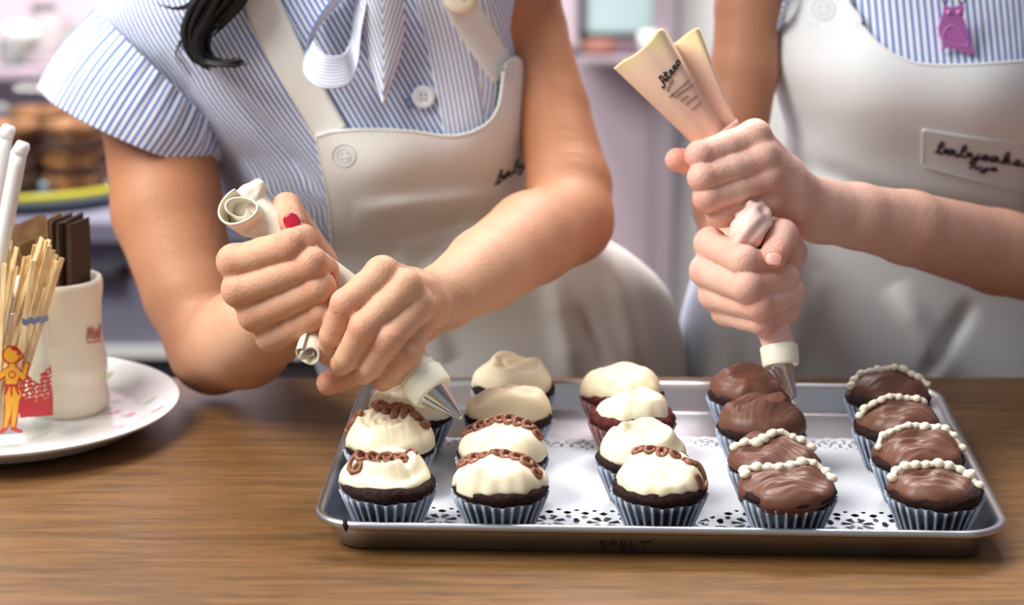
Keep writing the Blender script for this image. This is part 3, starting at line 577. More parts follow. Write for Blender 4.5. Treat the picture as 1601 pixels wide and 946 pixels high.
ZB = .0062
gb = on(13, 675, ZB); GX, GY, GR, GH = gb[0], gb[1], .0350, .103
glass = thing('printed_glass', 'clear glass printed with a yellow girl, full of wooden stirrers', 'glass', (GX, GY, ZB))
MB().lathe([(.0003, ZB), (GR-.002, ZB), (GR, ZB+.003), (GR, ZB+GH-.001), (GR-.0008, ZB+GH), (GR-.0016, ZB+GH-.001), (GR-.0016, ZB+.006), (GR-.004, ZB+.005), (.0003, ZB+.005)], (GX, GY, 0), 72).build('glass_body', thin_glass('tumbler_glass', (.975, .985, .98)), glass)
# print: small painted cells lying on the glass wall
def cyl(px, py, R, cx, cy_):
    d = ray(px, py); ax, ay = -cx, -cy_; A = d[..., 0]**2+d[..., 1]**2; B = ax*d[..., 0]+ay*d[..., 1]; Cc = ax*ax+ay*ay-R*R
    disc = B*B-A*Cc; t = (-B-np.sqrt(np.maximum(disc, 0)))/A
    return np.array([0, 0, CAMZ])+d*t[..., None], disc > 0
def seg(X, Y, a_, b_, r0, r1=None):
    r1 = r0 if r1 is None else r1; ax, ay = a_; bx, by = b_; L2 = (bx-ax)**2+(by-ay)**2+1e-9; t = np.clip(((X-ax)*(bx-ax)+(Y-ay)*(by-ay))/L2, 0, 1)
    return np.hypot(X-ax-t*(bx-ax), Y-ay-t*(by-ay))-(r0+(r1-r0)*t)
def cellprint(name, xs, ys, fn, R, cx, cy_, parent):
    X, Y = np.meshgrid(xs, ys, indexing='ij'); Pt, okp = cyl(X, Y, R, cx, cy_); Xc, Yc = (X[:-1, :-1]+X[1:, 1:])/2, (Y[:-1, :-1]+Y[1:, 1:])/2
    idx, col = fn(X, Y); good = (idx[:-1, :-1] > 0) & okp[:-1, :-1] & okp[1:, 1:]
    Fc = gridfaces(len(xs), len(ys)).reshape(len(xs)-1, len(ys)-1, 4)[good]; used = np.unique(Fc); rm = -np.ones(X.size, int); rm[used] = np.arange(len(used))
    return mesh(name, Pt.reshape(-1, 3)[used], rm[Fc], M_PRINT, parent, colors=col.reshape(-1, 3)[used])
YEL, RED, BLU = lin(240, 176, 50), lin(196, 34, 50), lin(132, 150, 190)
def girl(X, Y):
    body = np.minimum.reduce([np.hypot(X-18, Y-555)-13.5, np.hypot(X-28, Y-556)-6.5,                       # hair, face
        seg(X, Y, (19, 570), (20, 580), 5), seg(X, Y, (19, 584), (17, 606), 12, 8), seg(X, Y, (18, 606), (20, 616), 9, 14),   # neck, chest, skirt
        seg(X, Y, (10, 580), (-2, 590), 4.5), seg(X, Y, (26, 580), (36, 590), 4.5), seg(X, Y, (36, 590), (42, 570), 3.5),      # arms
        seg(X, Y, (14, 618), (13, 645), 6.5, 5), seg(X, Y, (13, 645), (8, 668), 5, 3.2), seg(X, Y, (25, 618), (23, 645), 6.5, 5), seg(X, Y, (23, 645), (20, 668), 5, 3.2)])
    shoes = np.minimum(seg(X, Y, (7, 671), (1, 675), 3), seg(X, Y, (20, 670), (32, 674), 3))
    detail = np.minimum.reduce([np.abs(np.hypot(X-18, Y-555)-13), seg(X, Y, (9, 603), (27, 603), 1.2), np.abs(np.hypot(X-19, Y-586)-5), seg(X, Y, (20, 545), (30, 548), 1.6), seg(X, Y, (12, 606), (8, 616), .8), seg(X, Y, (18, 606), (18, 618), .8), seg(X, Y, (25, 606), (29, 616), .8), np.abs(np.hypot(X-29, Y-553)-2)-.2])
    scene_ = np.maximum.reduce([30-X, X-90, 590-Y+8*np.sin(X*.13)-14*(X > 62), Y-(652-(X-45)*.08)])
    wave = np.sin(X*.55+np.sin(Y*.3)*2)*np.sin(Y*.45+X*.1)
    idx = np.zeros(X.shape, int); col = np.zeros(X.shape+(3,))
    m = (scene_ < 0) & ((wave > -.45) | (Y > 622)); idx[m] = 1; col[m] = RED
    m = (scene_ < 0) & (wave > .78) & (Y < 628) & (X < 75); idx[m] = 1; col[m] = YEL
    m = body < 1.6; idx[m] = 1; col[m] = RED
    m = body < -.6; idx[m] = 1; col[m] = YEL
    m = (detail < 1.0) & (body < 0); col[m] = RED
    m = shoes < 0; idx[m] = 1; col[m] = lin(214, 60, 60)
    m = (np.abs(Y-(504-(X-30)*.14)-1.5*np.sin(X*.5)) < 5) & (X > 34); idx[m] = 1; col[m] = BLU
    return idx, col
cellprint('printed_scene', np.arange(-12, 84, .8), np.arange(490, 680, .8), girl, GR+.0005, GX, GY, glass)

mb_ = on(95, 640, ZB); MX, MY, MR = mb_[0]+.001, mb_[1]+.011, .0345
mug = thing('mug', 'cream stoneware mug with faded red print holding brown paper packets', 'mug', (MX, MY, ZB)); MH = .107
pr = crom([(.0003, ZB), (MR+.0005, ZB), (MR+.0018, ZB+.003), (MR+.001, ZB+.012), (MR-.0015, ZB+.035), (MR-.002, ZB+.06), (MR-.0012, ZB+.085), (MR+.0003, ZB+MH-.004), (MR-.0008, ZB+MH), (MR-.004, ZB+MH-.001), (MR-.0055, ZB+MH-.006), (MR-.006, ZB+.012), (MR-.010, ZB+.008), (.0003, ZB+.008)], 70)
MB().lathe(pr, (MX, MY, 0), 72).build('mug_body', M_MUG, mug)
def mtext(X, Y):
    d = np.full(X.shape, 99.)
    for k, wd in enumerate([[(137, 530), (139, 512), (142, 528), (145, 512), (147, 529)], [(150, 528), (151, 516), (154, 527)], [(156, 528), (157, 508)]]):
        for q, r in zip(wd[:-1], wd[1:]): d = np.minimum(d, seg(X, Y, q, r, 1.3))
    d = np.minimum(d, seg(X, Y, (136, 536), (160, 532), 1.0)); idx = (d < 0).astype(int); return idx, np.zeros(X.shape+(3,))+lin(186, 104, 98)
cellprint('mug_print', np.arange(130, 162, .6), np.arange(504, 542, .6), mtext, MR-.0008, MX, MY, mug)
hd = at(np.array([0]), np.array([0]), 1.)  # handle, turned away from the camera
ha = math.radians(115); hx, hy = math.cos(ha), math.sin(ha)
HP = np.array([(MX+hx*r, MY+hy*r, z) for r, z in [(MR-.002, ZB+.088), (MR+.016, ZB+.088), (MR+.023, ZB+.07), (MR+.020, ZB+.045), (MR-.002, ZB+.03)]])
MB().tube(crom(HP, 24), .0052, 10).build('mug_handle', M_MUG, mug)

# stirrers: each one a stick
for i in range(28):
    tx = RNG.uniform(-45, 92); ty = 372+RNG.uniform(0, 48)+(12 if tx < 15 else 0)-(14 if 60 < tx < 80 else 0)
    if i < 3: tx, ty = [(97, 403), (88, 398), (66, 372)][i]
    th, rr = RNG.uniform(0, 6.28), .022*math.sqrt(RNG.uniform(0, 1)); b = np.array([GX-.008+.7*rr*math.cos(th), GY+rr*math.sin(th), ZB+.0062])
    top = at(tx, ty, GY+RNG.uniform(-.02, .028)); zax = unit(top-b); xax = unit(np.cross(np.array([RNG.normal(0, .5), -1, 0]), zax)); yax = np.cross(zax, xax); Ln = np.linalg.norm(top-b)
    o = MB().box((b+top)/2, (.0042, .0013, Ln), [xax, yax, zax]).build('coffee_stirrer', M_STICK, smooth=False, loc=b)
    bv = o.modifiers.new('bevel', 'BEVEL'); bv.width = .0004
    tag(o, ['pale stirrer leaning furthest right over the mug rim', 'pale stirrer second from right in the printed glass', 'tall pale stirrer standing highest in the printed glass'][i] if i < 3 else 'pale wooden coffee stirrer packed in the printed glass', 'stirrer', 'stirrers in the printed glass')
# two fat white straws
for (p, lab) in [([(-36, 650, 1.578), (0, 400, 1.590), (30, 238, 1.598)], 'white straw with bent lip, right one of the two in the glass'), ([(-38, 640, 1.597), (-16, 360, 1.608), (8, 212, 1.616)], 'white straw at the left frame edge, taller of two')]:
    q = np.array([at(a_, b_, y_) for a_, b_, y_ in p]); path = crom(q, 20); s_ = thing('drinking_straw', lab, 'straw', q[0])
    V, Fc = tube_geo(path, .0062, 16, False); o = mesh('straw_tube', V, Fc, M_STRAW, s_); solid(o, .0009, -1)
    tp = path[-1]; d_ = unit(path[-1]-path[-2]); lip = MB().tube([tp-d_*.001, tp+d_*.004+[.002, -.001, 0], tp+d_*.005+[.006, -.002, -.001]], [.0064, .0062, .0035], 14); lip.build('straw_lip', M_STRAW, s_)
# kraft packets in the mug
def packet(px, py, Y, yaw, lean, m, label, w=.040, hgt=.060, th=.0022):
    top = at(px, py, Y); zax = unit(np.array([lean, .05, 1])); xax = unit(np.array([math.cos(yaw), math.sin(yaw), 0])); xax = unit(xax-zax*np.dot(xax, zax)); yax = np.cross(zax, xax)
    n = 14; u = np.linspace(-w/2, w/2, 2*n+1); zz = np.where(np.arange(2*n+1) % 2 == 0, 0, -.0014)
    lo = np.array([top+xax*a_+yax*s_*th/2-zax*hgt for s_ in (-1, 1) for a_ in u]); hi = np.array([top+xax*a_+yax*s_*th/2*.4+zax*z_ for s_ in (-1, 1) for a_, z_ in zip(u, zz)])
    mi = np.array([top+xax*a_+yax*s_*th/2*1.3-zax*hgt*.3 for s_ in (-1, 1) for a_ in u]); k = 2*n+1; V = np.concatenate([lo, mi, hi]); Fc = []
    for r in (0, 1):
        for i in range(k-1):
            Fc += [(r*2*k+i, r*2*k+i+1, (r+1)*2*k+i+1, (r+1)*2*k+i), (r*2*k+k+i+1, r*2*k+k+i, (r+1)*2*k+k+i, (r+1)*2*k+k+i+1)]
        Fc += [(r*2*k, (r+1)*2*k, (r+1)*2*k+k, r*2*k+k), (r*2*k+k-1, r*2*k+2*k-1, (r+1)*2*k+2*k-1, (r+1)*2*k+k-1)]
    for i in range(k-1): Fc += [(4*k+i, 4*k+i+1, 4*k+k+i+1, 4*k+k+i), (i+1, i, k+i, k+i+1)]
    o = mesh('paper_packet', V, Fc, m, smooth=False, loc=lo.mean(0)); tag(o, label, 'packet', 'paper packets in the mug')
for i in range(7):
    packet(84+i*6.6, 340+RNG.uniform(-7, 5), MY-.004+.002*(i % 3), math.radians(80+RNG.uniform(-6, 5)), .03, M_KRAFT_DARK if i > 1 else M_KRAFT, ['lighter kraft packet leftmost of the upright packets in mug', 'lighter kraft packet against the dark packets in mug', 'dark kraft packet next to the lighter ones in mug', 'dark kraft packet third from right in mug, edge on', 'dark kraft packet in the middle of the dark ones, edge on', 'dark kraft packet second from right in mug, edge on', 'dark kraft packet at the right end of mug, edge on'][i], w=.036)
for i in range(5):
    packet(36+i*11, 342+[0, 10, 30, 46, 20][i]+RNG.uniform(-3, 3), MY-.006+.005*(i % 2), math.radians(25+i*9), -.32+.06*i, M_KRAFT, 'tan kraft packet leaning left behind the stirrers, %s' % ['leftmost', 'second from left', 'third from left', 'fourth from left', 'nearest the dark packets'][i], w=.036)
# ================================================================ BODIES: one continuous surface per person, grown from a skeleton
def smin(a, b, k):
    h = np.maximum(k-np.abs(a-b), 0)/k; return np.minimum(a, b)-h*h*k*.25
class Body:
    """bones = tapered capsules in groups; groups blend softly inside and between each other"""
    def __init__(s): s.g = {}; s.k = {}; s.red = []
    def bone(s, grp, a, b, ra, rb, k=.01, flat=None):
        s.g.setdefault(grp, []).append((np.asarray(a, float), np.asarray(b, float), ra, rb, flat)); s.k[grp] = k
    def chain(s, grp, pts, k=.01):     # pts: (x, y, z, r)
        pts = [np.concatenate([np.asarray(p[0], float), [p[1]]]) for p in pts]
        for p, q in zip(pts[:-1], pts[1:]): s.bone(grp, p[:3], q[:3], p[3], q[3], k)
    def dist(s, P, bc, br):
        """P (nb, m, 3) points in blocks, bc (nb,3) block centres, br (nb,) block radii"""
        G = {}
        for name, bones in s.g.items():
            D = np.full(P.shape[:2], .12, np.float32); k = s.k[name]
            for a, b, ra, rb, flat in bones:
                ba = b-a; L2 = ba@ba+1e-12
                t = np.clip(((bc-a)@ba)/L2, 0, 1); dc = np.linalg.norm(bc-a-t[:, None]*ba, axis=1)-max(ra, rb)*(1 if flat is None else 1.3)
                sel = np.nonzero(dc < br+.045)[0]
                if len(sel) == 0: continue
                p = P[sel]-a; t = np.clip((p@ba)/L2, 0, 1); q = p-t[..., None]*ba
                if flat is not None:                 # flattened along an axis
                    ax, f = flat; q = q+(q@ax)[..., None]*ax*(f-1)
                d = np.sqrt((q*q).sum(-1))-(ra+(rb-ra)*t)
                D[sel] = smin(D[sel], d.astype(np.float32), k)
            G[name] = D
        out = None
        for h in ('A', 'B'):                         # the two hands
            fs = [G[n] for n in G if n.startswith('finger'+h)]
            if not fs: continue
            d = fs[0]
            for f in fs[1:]: d = np.minimum(d, f)
            d = smin(d, G['palm'+h], .0045); d = smin(d, smin(G['arm'+h], G['fore'+h], .010), .012)
            out = d if out is None else np.minimum(out, d)
        return smin(out, G['trunk'], .008)
    def surface(s, fine, coarse=.0075):
        """surface nets on a grid that is fine where the hands are"""
        lo = np.full(3, 1e9); hi = -lo
        for bones in s.g.values():
            for a, b, ra, rb, fl in bones:
                r = max(ra, rb)*1.3; lo = np.minimum(lo, np.minimum(a, b)-r); hi = np.maximum(hi, np.maximum(a, b)+r)
        lo -= .02; hi += .02; ax = []
        for d in range(3):
            x = lo[d]; c = [x]
            while x < hi[d]:
                h = coarse
                for (flo, fhi, fh) in fine:
                    dist = max(flo[d]-x, x-fhi[d], 0); h = min(h, fh+.14*dist)
                x += h; c.append(x)
            n = (-(len(c)-1)) % 8
            for _ in range(n): c.append(c[-1]+coarse)
            ax.append(np.array(c))
        N = [len(a) for a in ax]; nb = [(n-1)//8 for n in N]
        V = np.full(N, .1, np.float32)
        I, J, K = np.meshgrid(*[np.arange(n) for n in nb], indexing='ij'); ijk = np.stack([I, J, K], -1).reshape(-1, 3)
        blo = np.stack([ax[d][ijk[:, d]*8] for d in range(3)], -1); bhi = np.stack([ax[d][ijk[:, d]*8+8] for d in range(3)], -1)
        bc = (blo+bhi)/2; br = np.linalg.norm(bhi-blo, axis=1)/2
        dc = np.concatenate([s.dist(bc[i:i+40000, None], bc[i:i+40000], br[i:i+40000])[:, 0] for i in range(0, len(bc), 40000)])
        act = np.nonzero(np.abs(dc) < br+.012)[0]; ins = np.nonzero(dc <= -(br+.012))[0]
        for i in ins: a, b, c = ijk[i]*8; V[a:a+9, b:b+9, c:c+9] = -.1
        o9 = np.arange(9); cells = []
        for q in range(0, len(act), 1200):
            sel = act[q:q+1200]; ix = [ijk[sel, d][:, None]*8+o9 for d in range(3)]
            X = ax[0][ix[0]][:, :, None, None]; Y = ax[1][ix[1]][:, None, :, None]; Z = ax[2][ix[2]][:, None, None, :]
            P = np.stack(np.broadcast_arrays(X, Y, Z), -1).reshape(len(sel), 729, 3)
            D = s.dist(P, bc[sel], br[sel]).reshape(len(sel), 9, 9, 9)
            V[ix[0][:, :, None, None], ix[1][:, None, :, None], ix[2][:, None, None, :]] = D
        S = V < 0
        cnt = np.zeros([n-1 for n in N], np.uint8)
        for dx in (0, 1):
            for dy in (0, 1):
                for dz in (0, 1): cnt += S[dx:N[0]-1+dx, dy:N[1]-1+dy, dz:N[2]-1+dz]
        ci = np.argwhere((cnt > 0) & (cnt < 8)); vid = np.full(cnt.shape, -1, np.int32); vid[tuple(ci.T)] = np.arange(len(ci))
        acc = np.zeros((len(ci), 3)); num = np.zeros(len(ci))
        cor = [(a, b, c) for a in (0, 1) for b in (0, 1) for c in (0, 1)]
        for c0 in cor:
            for d in range(3):
                if c0[d]: continue
                c1 = list(c0); c1[d] = 1
                i0 = ci+np.array(c0); i1 = ci+np.array(c1); v0 = V[tuple(i0.T)]; v1 = V[tuple(i1.T)]; m = (v0 < 0) != (v1 < 0)
                t = np.where(m, v0/np.where(m, v0-v1, 1), 0)
                p0 = np.stack([ax[k][i0[:, k]] for k in range(3)], -1); p1 = np.stack([ax[k][i1[:, k]] for k in range(3)], -1)
                acc += np.where(m[:, None], p0+(p1-p0)*t[:, None], 0); num += m
        VV = acc/num[:, None]; Q = []
        for d in range(3):
            e, f = [k for k in range(3) if k != d]
            sl0 = [slice(None)]*3; sl1 = [slice(None)]*3; sl0[d] = slice(0, N[d]-1); sl1[d] = slice(1, N[d])
            a = S[tuple(sl0)]; b = S[tuple(sl1)]; w = np.argwhere(a != b); w = w[(w[:, e] > 0) & (w[:, f] > 0) & (w[:, e] < N[e]-1) & (w[:, f] < N[f]-1)]
            def cell(oe, of): c = w.copy(); c[:, e] -= oe; c[:, f] -= of; return vid[tuple(c.T)]
            q = np.stack([cell(1, 1), cell(0, 1), cell(0, 0), cell(1, 0)], -1)
            flip = a[tuple(w.T)] == (d == 1); q[flip] = q[flip][:, ::-1]; Q.append(q)
        Q = np.concatenate(Q); Q = Q[(Q >= 0).all(1)][:, ::-1]
        return VV, Q
def build_body(B, fine, m, parent):
    V, Q = B.surface(fine)
    red = np.zeros(len(V))
    for p, r, w in B.red: red = np.maximum(red, w*np.exp(-(((V-p)**2).sum(1))/(r*r)))
    print('body', len(V), len(Q))
    return mesh('body', V, Q, m, parent, attrs={'ruddy': red, 'tan': np.clip((V[:, 1]-1.58)/.17, 0, 1)*.92})  # browner with depth: tan plus shade painted onto the upper arms
def jt(px, py, Y, r): return (at(px, py, Y), r)
def hand(B, h, wrist, palm, fingers, thumb, back=None):
    """pixel, depth and radius of every joint; palm bones run from the wrist to each knuckle"""
    for f in fingers:
        for (mx, my, mY, mr) in [f[0]]:
            wx = wrist; a = at(*wx[:3])
            B.bone('palm'+h, at(*palm(f[0])), at(mx, my, mY), wx[3]*.50, mr*1.0, .0045)
            B.bone('palm'+h, a, at(*palm(f[0])), wx[3]*.70, wx[3]*.50, .0045)
    for f in fingers:
        k_ = at(*f[0][:3])+np.array([0, -.0022, .0030]); B.bone('palm'+h, k_, k_, f[0][3]*.90, f[0][3]*.90, .0045)
    for i, f in enumerate(fingers):
        P = [(a_, r_*1.05) for a_, r_ in (jt(*q) for q in f)]; m_ = ((P[0][0]*.5+P[1][0]*.5), (P[0][1]+P[1][1])*.5*.99); B.chain('finger%s%d' % (h, i), [P[0], m_]+P[1:], .0022)
        B.bone('finger%s%d' % (h, i), P[1][0]+[0, -.0012, .0012], P[1][0]+[0, -.0012, .0012], P[1][1]*.94, P[1][1]*.94, .0022)
        B.red.append((P[0][0], .011, .40)); B.red.append((P[1][0], .0095, .75)); B.red.append((P[-1][0], .010, .45))
    P = [jt(*q) for q in thumb]; B.chain('finger%s9' % h, P, .003); B.red.append((P[-1][0], .013, .55)); B.red.append((P[-2][0], .010, .3))
def nail(name, px, py, Y, ang, ln, wd, m, parent, nrm=(0, -.8, .35), lift=0.):
    c = at(px, py, Y); e = unit(at(px+math.cos(ang), py+math.sin(ang), Y)-c); n = unit(np.asarray(nrm, float)); e = unit(e-n*np.dot(e, n)); f = np.cross(n, e)
    u = np.linspace(-1, 1, 11); U, W = np.meshgrid(u, u, indexing='ij'); su = U*np.sqrt(1-.38*W*W); sw = W*np.sqrt(1-.38*U*U)
    P = c+(su*ln/2)[..., None]*e+(sw*wd/2)[..., None]*f+(lift+.0016*(1-sw**2)-.0006*su**2)[..., None]*n
    o = mesh(name, P.reshape(-1, 3), gridfaces(11, 11), m, parent, loc=origin_of(parent)); solid(o, .0008, 0); return o

# ---- garments: a closed torso form whose rows follow the figure from shoulder to knee
class Torso:
    def __init__(s, rows, bumps, folds, center):
        s.R = np.array(rows, float); s.bumps = bumps; s.folds = folds; s.center = center
    def par(s, py): return [herm(py, s.R[:, 0], s.R[:, i]) for i in range(1, 6)]
    def relief(s, px, py):
        d = 0
        for (bx, by, rx, ry, am) in s.bumps: d = d+am*np.exp(-((px-bx)/rx)**2-((py-by)/np.where(py > by, ry*.8, ry))**2)
        for (x0, y0, x1, y1, w, am) in s.folds:
            L = math.hypot(x1-x0, y1-y0); t = ((px-x0)*(x1-x0)+(py-y0)*(y1-y0))/L/L; n = (-(px-x0)*(y1-y0)+(py-y0)*(x1-x0))/L
            d = d+1.5*am*np.exp(-(n/w)**2)*np.clip(1.15-np.abs(2*t-1)**2, 0, 1)*(np.abs(2*t-1) < 1.07)
        return d
    def pt(s, phi, py, off=0.):
        xl, xr, Yc, df, db = s.par(py); cx, hw = (xl+xr)/2, (xr-xl)/2; c, sn = np.cos(phi), np.sin(phi)
        cc = np.sign(c)*np.abs(c)**.92; ss = np.sign(sn)*np.abs(sn)**.92
        px = cx-hw*cc-off*1880*cc*.8
        Y = Yc-np.where(sn > 0, df, db)*ss-off*ss
        Y = Y-s.relief(px, py)*np.clip(sn, 0, 1)**.7
        return px, py, Y
    def P(s, phi, py, off=0.): return at(*s.pt(phi, py, off))
    def phi(s, px, py):
        xl, xr = s.par(py)[:2]; c = np.clip(((xl+xr)/2-px)/((xr-xl)/2), -1, 1); return np.arccos(np.sign(c)*np.abs(c)**(1/.92))
    def Y(s, px, py, off=0.): px = np.asarray(px, float); py = np.asarray(py, float); return s.pt(s.phi(px, py), py, off)[2]
    def on(s, px, py, off=0.): return at(px, py, s.Y(px, py, off))
    def blouse(s, name, m, parent, pitch=.0052, py0=-170, py1=640, nr=260, na=320):
        pys = np.linspace(py0, py1, nr); ph = np.linspace(0, 2*np.pi, na, endpoint=False)
        PH, PY = np.meshgrid(ph, pys); V = s.P(PH, PY); d = np.linalg.norm(np.diff(np.concatenate([V, V[:, :1]], 1), axis=1), axis=2)
        arc = np.concatenate([np.zeros((nr, 1)), np.cumsum(d, 1)[:, :-1]], 1)
        pc = s.phi(s.center(pys), pys); a0 = np.array([np.interp(p, ph, arc[i]) for i, p in enumerate(pc)])
        st = (arc-a0[:, None])/pitch; st[:, -1] = st[:, -1]
        Fc = gridfaces(nr, na, False, True)
        return mesh(name, V.reshape(-1, 3), Fc, m, parent, attrs={'stripe': st.ravel()})
    def apron(s, name, m, parent, left, top, phR, bottom, off, nc=150, nr=170, wave=0.):
        L = lambda y: s.phi(herm(y, [p[1] for p in left], [p[0] for p in left]), y)
        tp = np.array(top, float); f = np.array([(s.phi(x, y)-L(y))/(phR-L(y)) for x, y in tp]); f = np.maximum.accumulate(np.clip(f, 0, 1)); f[0] = 0
        fine = np.concatenate([np.linspace(0, 1, nc), np.linspace(f[2], f[-2], nc//2)]); c = np.unique(np.round(fine, 4)); c = c[np.concatenate([[True], np.diff(c) > .0012])]; c[-1] = 1.0
        ty = np.interp(c, f, tp[:, 1]); yy = np.concatenate([np.linspace(0, .35, nr*2//3, endpoint=False), np.linspace(.35, 1, nr//3)])
        Cc, Yt = np.meshgrid(c, yy); PY = ty[None]+(bottom-ty[None])*Yt; PH = L(PY); PH = PH+(phR-PH)*Cc
        o_ = off+wave*np.sin(PH*9+1)*np.clip((PY-420)/250, 0, 1)
        V = s.P(PH, PY, o_); o = mesh(name, V.reshape(-1, 3), gridfaces(V.shape[0], V.shape[1]), m, parent); solid(o, .0022, 0)
        return o, V
    def band(s, name, path, width, off, m, parent, stripe=None, n=40, k=9, th=.002, rows=None):
        """a strap or strip lying on the torso along a pixel path"""
        c = crom(path, n); T_ = unit(np.gradient(c, axis=0)); N_ = np.stack([-T_[:, 1], T_[:, 0]], -1); t = np.linspace(-1, 1, k)
        w = np.interp(np.linspace(0, 1, n), np.linspace(0, 1, len(np.atleast_1d(width))), np.atleast_1d(width))/2
        X = c[:, None]+N_[:, None]*w[:, None, None]*t[None, :, None]; V = s.on(X[..., 0], X[..., 1], off)
        at_ = None
        if stripe: at_ = {'stripe': (w[:, None]*t[None]/stripe).ravel()}
        o = mesh(name, V.reshape(-1, 3), gridfaces(n, k), m, parent, attrs=at_); solid(o, th, 0); return o
def pxtube(name, pts, rad, m, parent, n=60, seg=8):
    q = np.array([at(*p) for p in pts]); return MB().tube(crom(q, n), rad, seg).build(name, m, parent)
def sleeve(name, ca, ha, da, ch, hh, dh, Ya, Yh, m, parent, pitch=.0052, sag=(0, 0), puff=0., na=96, nr=40):
    """cap sleeve: from the armhole (centre, half axis, half depth) to the hem"""
    ph = np.linspace(0, 2*np.pi, na, endpoint=False); t = np.linspace(0, 1, nr)
    PH, Tt = np.meshgrid(ph, t); mix = lambda a, b: a+(b-a)*Tt
    bul = puff*np.sin(np.pi*Tt)
    gat = (1-Tt)**1.5*.035*np.sin(PH*30)+.012*Tt*np.sin(PH*11)
    cx, cyy = mix(ca[0], ch[0]), mix(ca[1], ch[1]); hx_, hy_ = mix(ha[0], hh[0])*(1+bul+gat), mix(ha[1], hh[1])*(1+bul+gat); dd = mix(da, dh)*(1+bul*1.5+gat)
    fr = np.clip(np.sin(PH), -1, 1)
    px = cx+hx_*np.cos(PH)+Tt*sag[0]*fr; py = cyy+hy_*np.cos(PH)+Tt*sag[1]*fr; Yv = mix(Ya, Yh)-dd*np.sin(PH)
    V = at(px, py, Yv); circ = np.linalg.norm(np.diff(V[-1], axis=0), axis=1); arc = np.concatenate([[0], np.cumsum(circ)])*.93
    o = mesh(name, V.reshape(-1, 3), gridfaces(nr, na, False, True), m, parent, attrs={'stripe': np.tile(arc/pitch, nr)}); solid(o, .0018, 0); return o

# ================================================================ WOMAN AT LEFT
LW = thing('person', 'woman in striped blouse with bow and white apron, tanned arms, squeezing canvas bag', 'person', (at(780, 600, 1.95)[0], 1.95, -.92))
tl = Torso([(-190, 470, 650, 1.80, .050, .06), (-140, 420, 700, 1.81, .065, .07), (-90, 330, 775, 1.82, .082, .08), (-40, 205, 806, 1.825, .094, .09), (10, 152, 812, 1.83, .100, .09), (60, 152, 812, 1.835, .104, .09), (130, 206, 820, 1.84, .108, .09), (200, 272, 828, 1.85, .112, .09), (250, 326, 832, 1.86, .114, .09),
            (300, 346, 846, 1.87, .112, .09), (350, 366, 905, 1.88, .108, .10), (400, 396, 990, 1.90, .106, .10), (450, 430, 1040, 1.915, .108, .11), (500, 460, 1060, 1.93, .112, .12), (590, 500, 1068, 1.945, .116, .13), (760, 520, 1064, 1.96, .12, .14), (1700, 480, 1062, 1.98, .14, .15)],
           [(612, 262, 100, 95, .026), (768, 222, 80, 92, .028)],
           [(560, 330, 800, 300, 16, .006), (600, 370, 850, 330, 14, -.005), (620, 400, 700, 560, 18, .006), (760, 330, 640, 470, 15, .006), (860, 430, 900, 600, 20, .007), (960, 400, 1010, 600, 20, .007), (900, 480, 960, 600, 12, -.006), (300, 150, 480, 400, 14, .006), (360, 130, 500, 300, 10, -.005), (250, 90, 380, 260, 12, -.004), (300, 60, 420, 190, 10, .004)],
           lambda y: 578+.56*(y+10)-.0000*y)
BL = Body()
# trunk, head and legs (under the clothes, above the frame, behind the counter)
hipL = at(790, 640, 1.97); chL = at(585, 120, 1.85)
BL.chain('trunk', [(hipL, .10), (at(690, 420, 1.91), .085), (chL, .085)], .03)
BL.chain('trunk', [(at(380, 90, 1.84), .06), (chL, .08), (at(740, 20, 1.85), .06)], .03)
BL.chain('trunk', [(chL, .07), (at(530, -120, 1.82), .05), (at(500, -230, 1.80), .05)], .03)
hd = at(470, -390, 1.77)
BL.chain('trunk', [(hd+[.0, .03, .045], .080), (hd+[0, .015, .0], .078), (hd+[0, -.025, -.055], .050), (hd+[0, -.045, -.085], .030)], .03)
BL.chain('trunk', [(hd+[0, -.075, .015], .009), (hd+[0, -.088, -.022], .012)], .012)
for s_ in (-1, 1):
    BL.bone('trunk', hd+[s_*.078, .02, -.01], hd+[s_*.080, .028, -.035], .012, .008, .012); BL.bone('trunk', hd+[s_*.012, -.075, -.048], hd+[s_*.004, -.078, -.048], .007, .008, .008)
    BL.chain('trunk', [(hipL+[s_*.085, 0, -.02], .095), (hipL+[s_*.09, -.01, -.40], .062), (np.array([hipL[0]+s_*.09, 1.99, -.86]), .040)], .03)
    BL.bone('trunk', np.array([hipL[0]+s_*.09, 1.99, -.885]), np.array([hipL[0]+s_*.10, 1.84, -.892]), .034, .026, .03)
# her right arm (left in the picture): elbow on the counter
wA = (436, 494, 1.545, .0265)
BL.chain('armA', [jt(278, 92, 1.845, .036), jt(246, 190, 1.815, .0465), jt(262, 330, 1.768, .0465), jt(298, 460, 1.722, .0385), jt(334, 546, 1.694, .0350)], .006)
BL.chain('foreA', [jt(334, 546, 1.694, .0360), jt(380, 530, 1.640, .0390), jt(412, 510, 1.595, .033), jt(wA[0], wA[1], wA[2], .026)], .006)
fA = [[(366, 410, 1.482, .0112), (456, 383, 1.462, .0106), (474, 372, 1.490, .0092), (430, 384, 1.505, .0085)],
      [(374, 454, 1.478, .0114), (487, 413, 1.458, .0110), (508, 422, 1.478, .0090), (511, 438, 1.474, .0078)],
      [(398, 493, 1.480, .0108), (500, 449, 1.458, .0106), (510, 452, 1.488, .009), (460, 462, 1.508, .008)],
      [(424, 528, 1.484, .0100), (506, 487, 1.462, .0096), (508, 492, 1.488, .0082), (470, 500, 1.505, .0076)]]
thA = [(430, 470, 1.535, .016), (498, 410, 1.534, .0135), (448, 326, 1.522, .0112), (458, 352, 1.500, .0098)]
hand(BL, 'A', wA, lambda f: ((f[0]*.55+wA[0]*.45)-6, f[1]*.55+wA[1]*.45, f[2]*.55+wA[2]*.45), fA, thA)
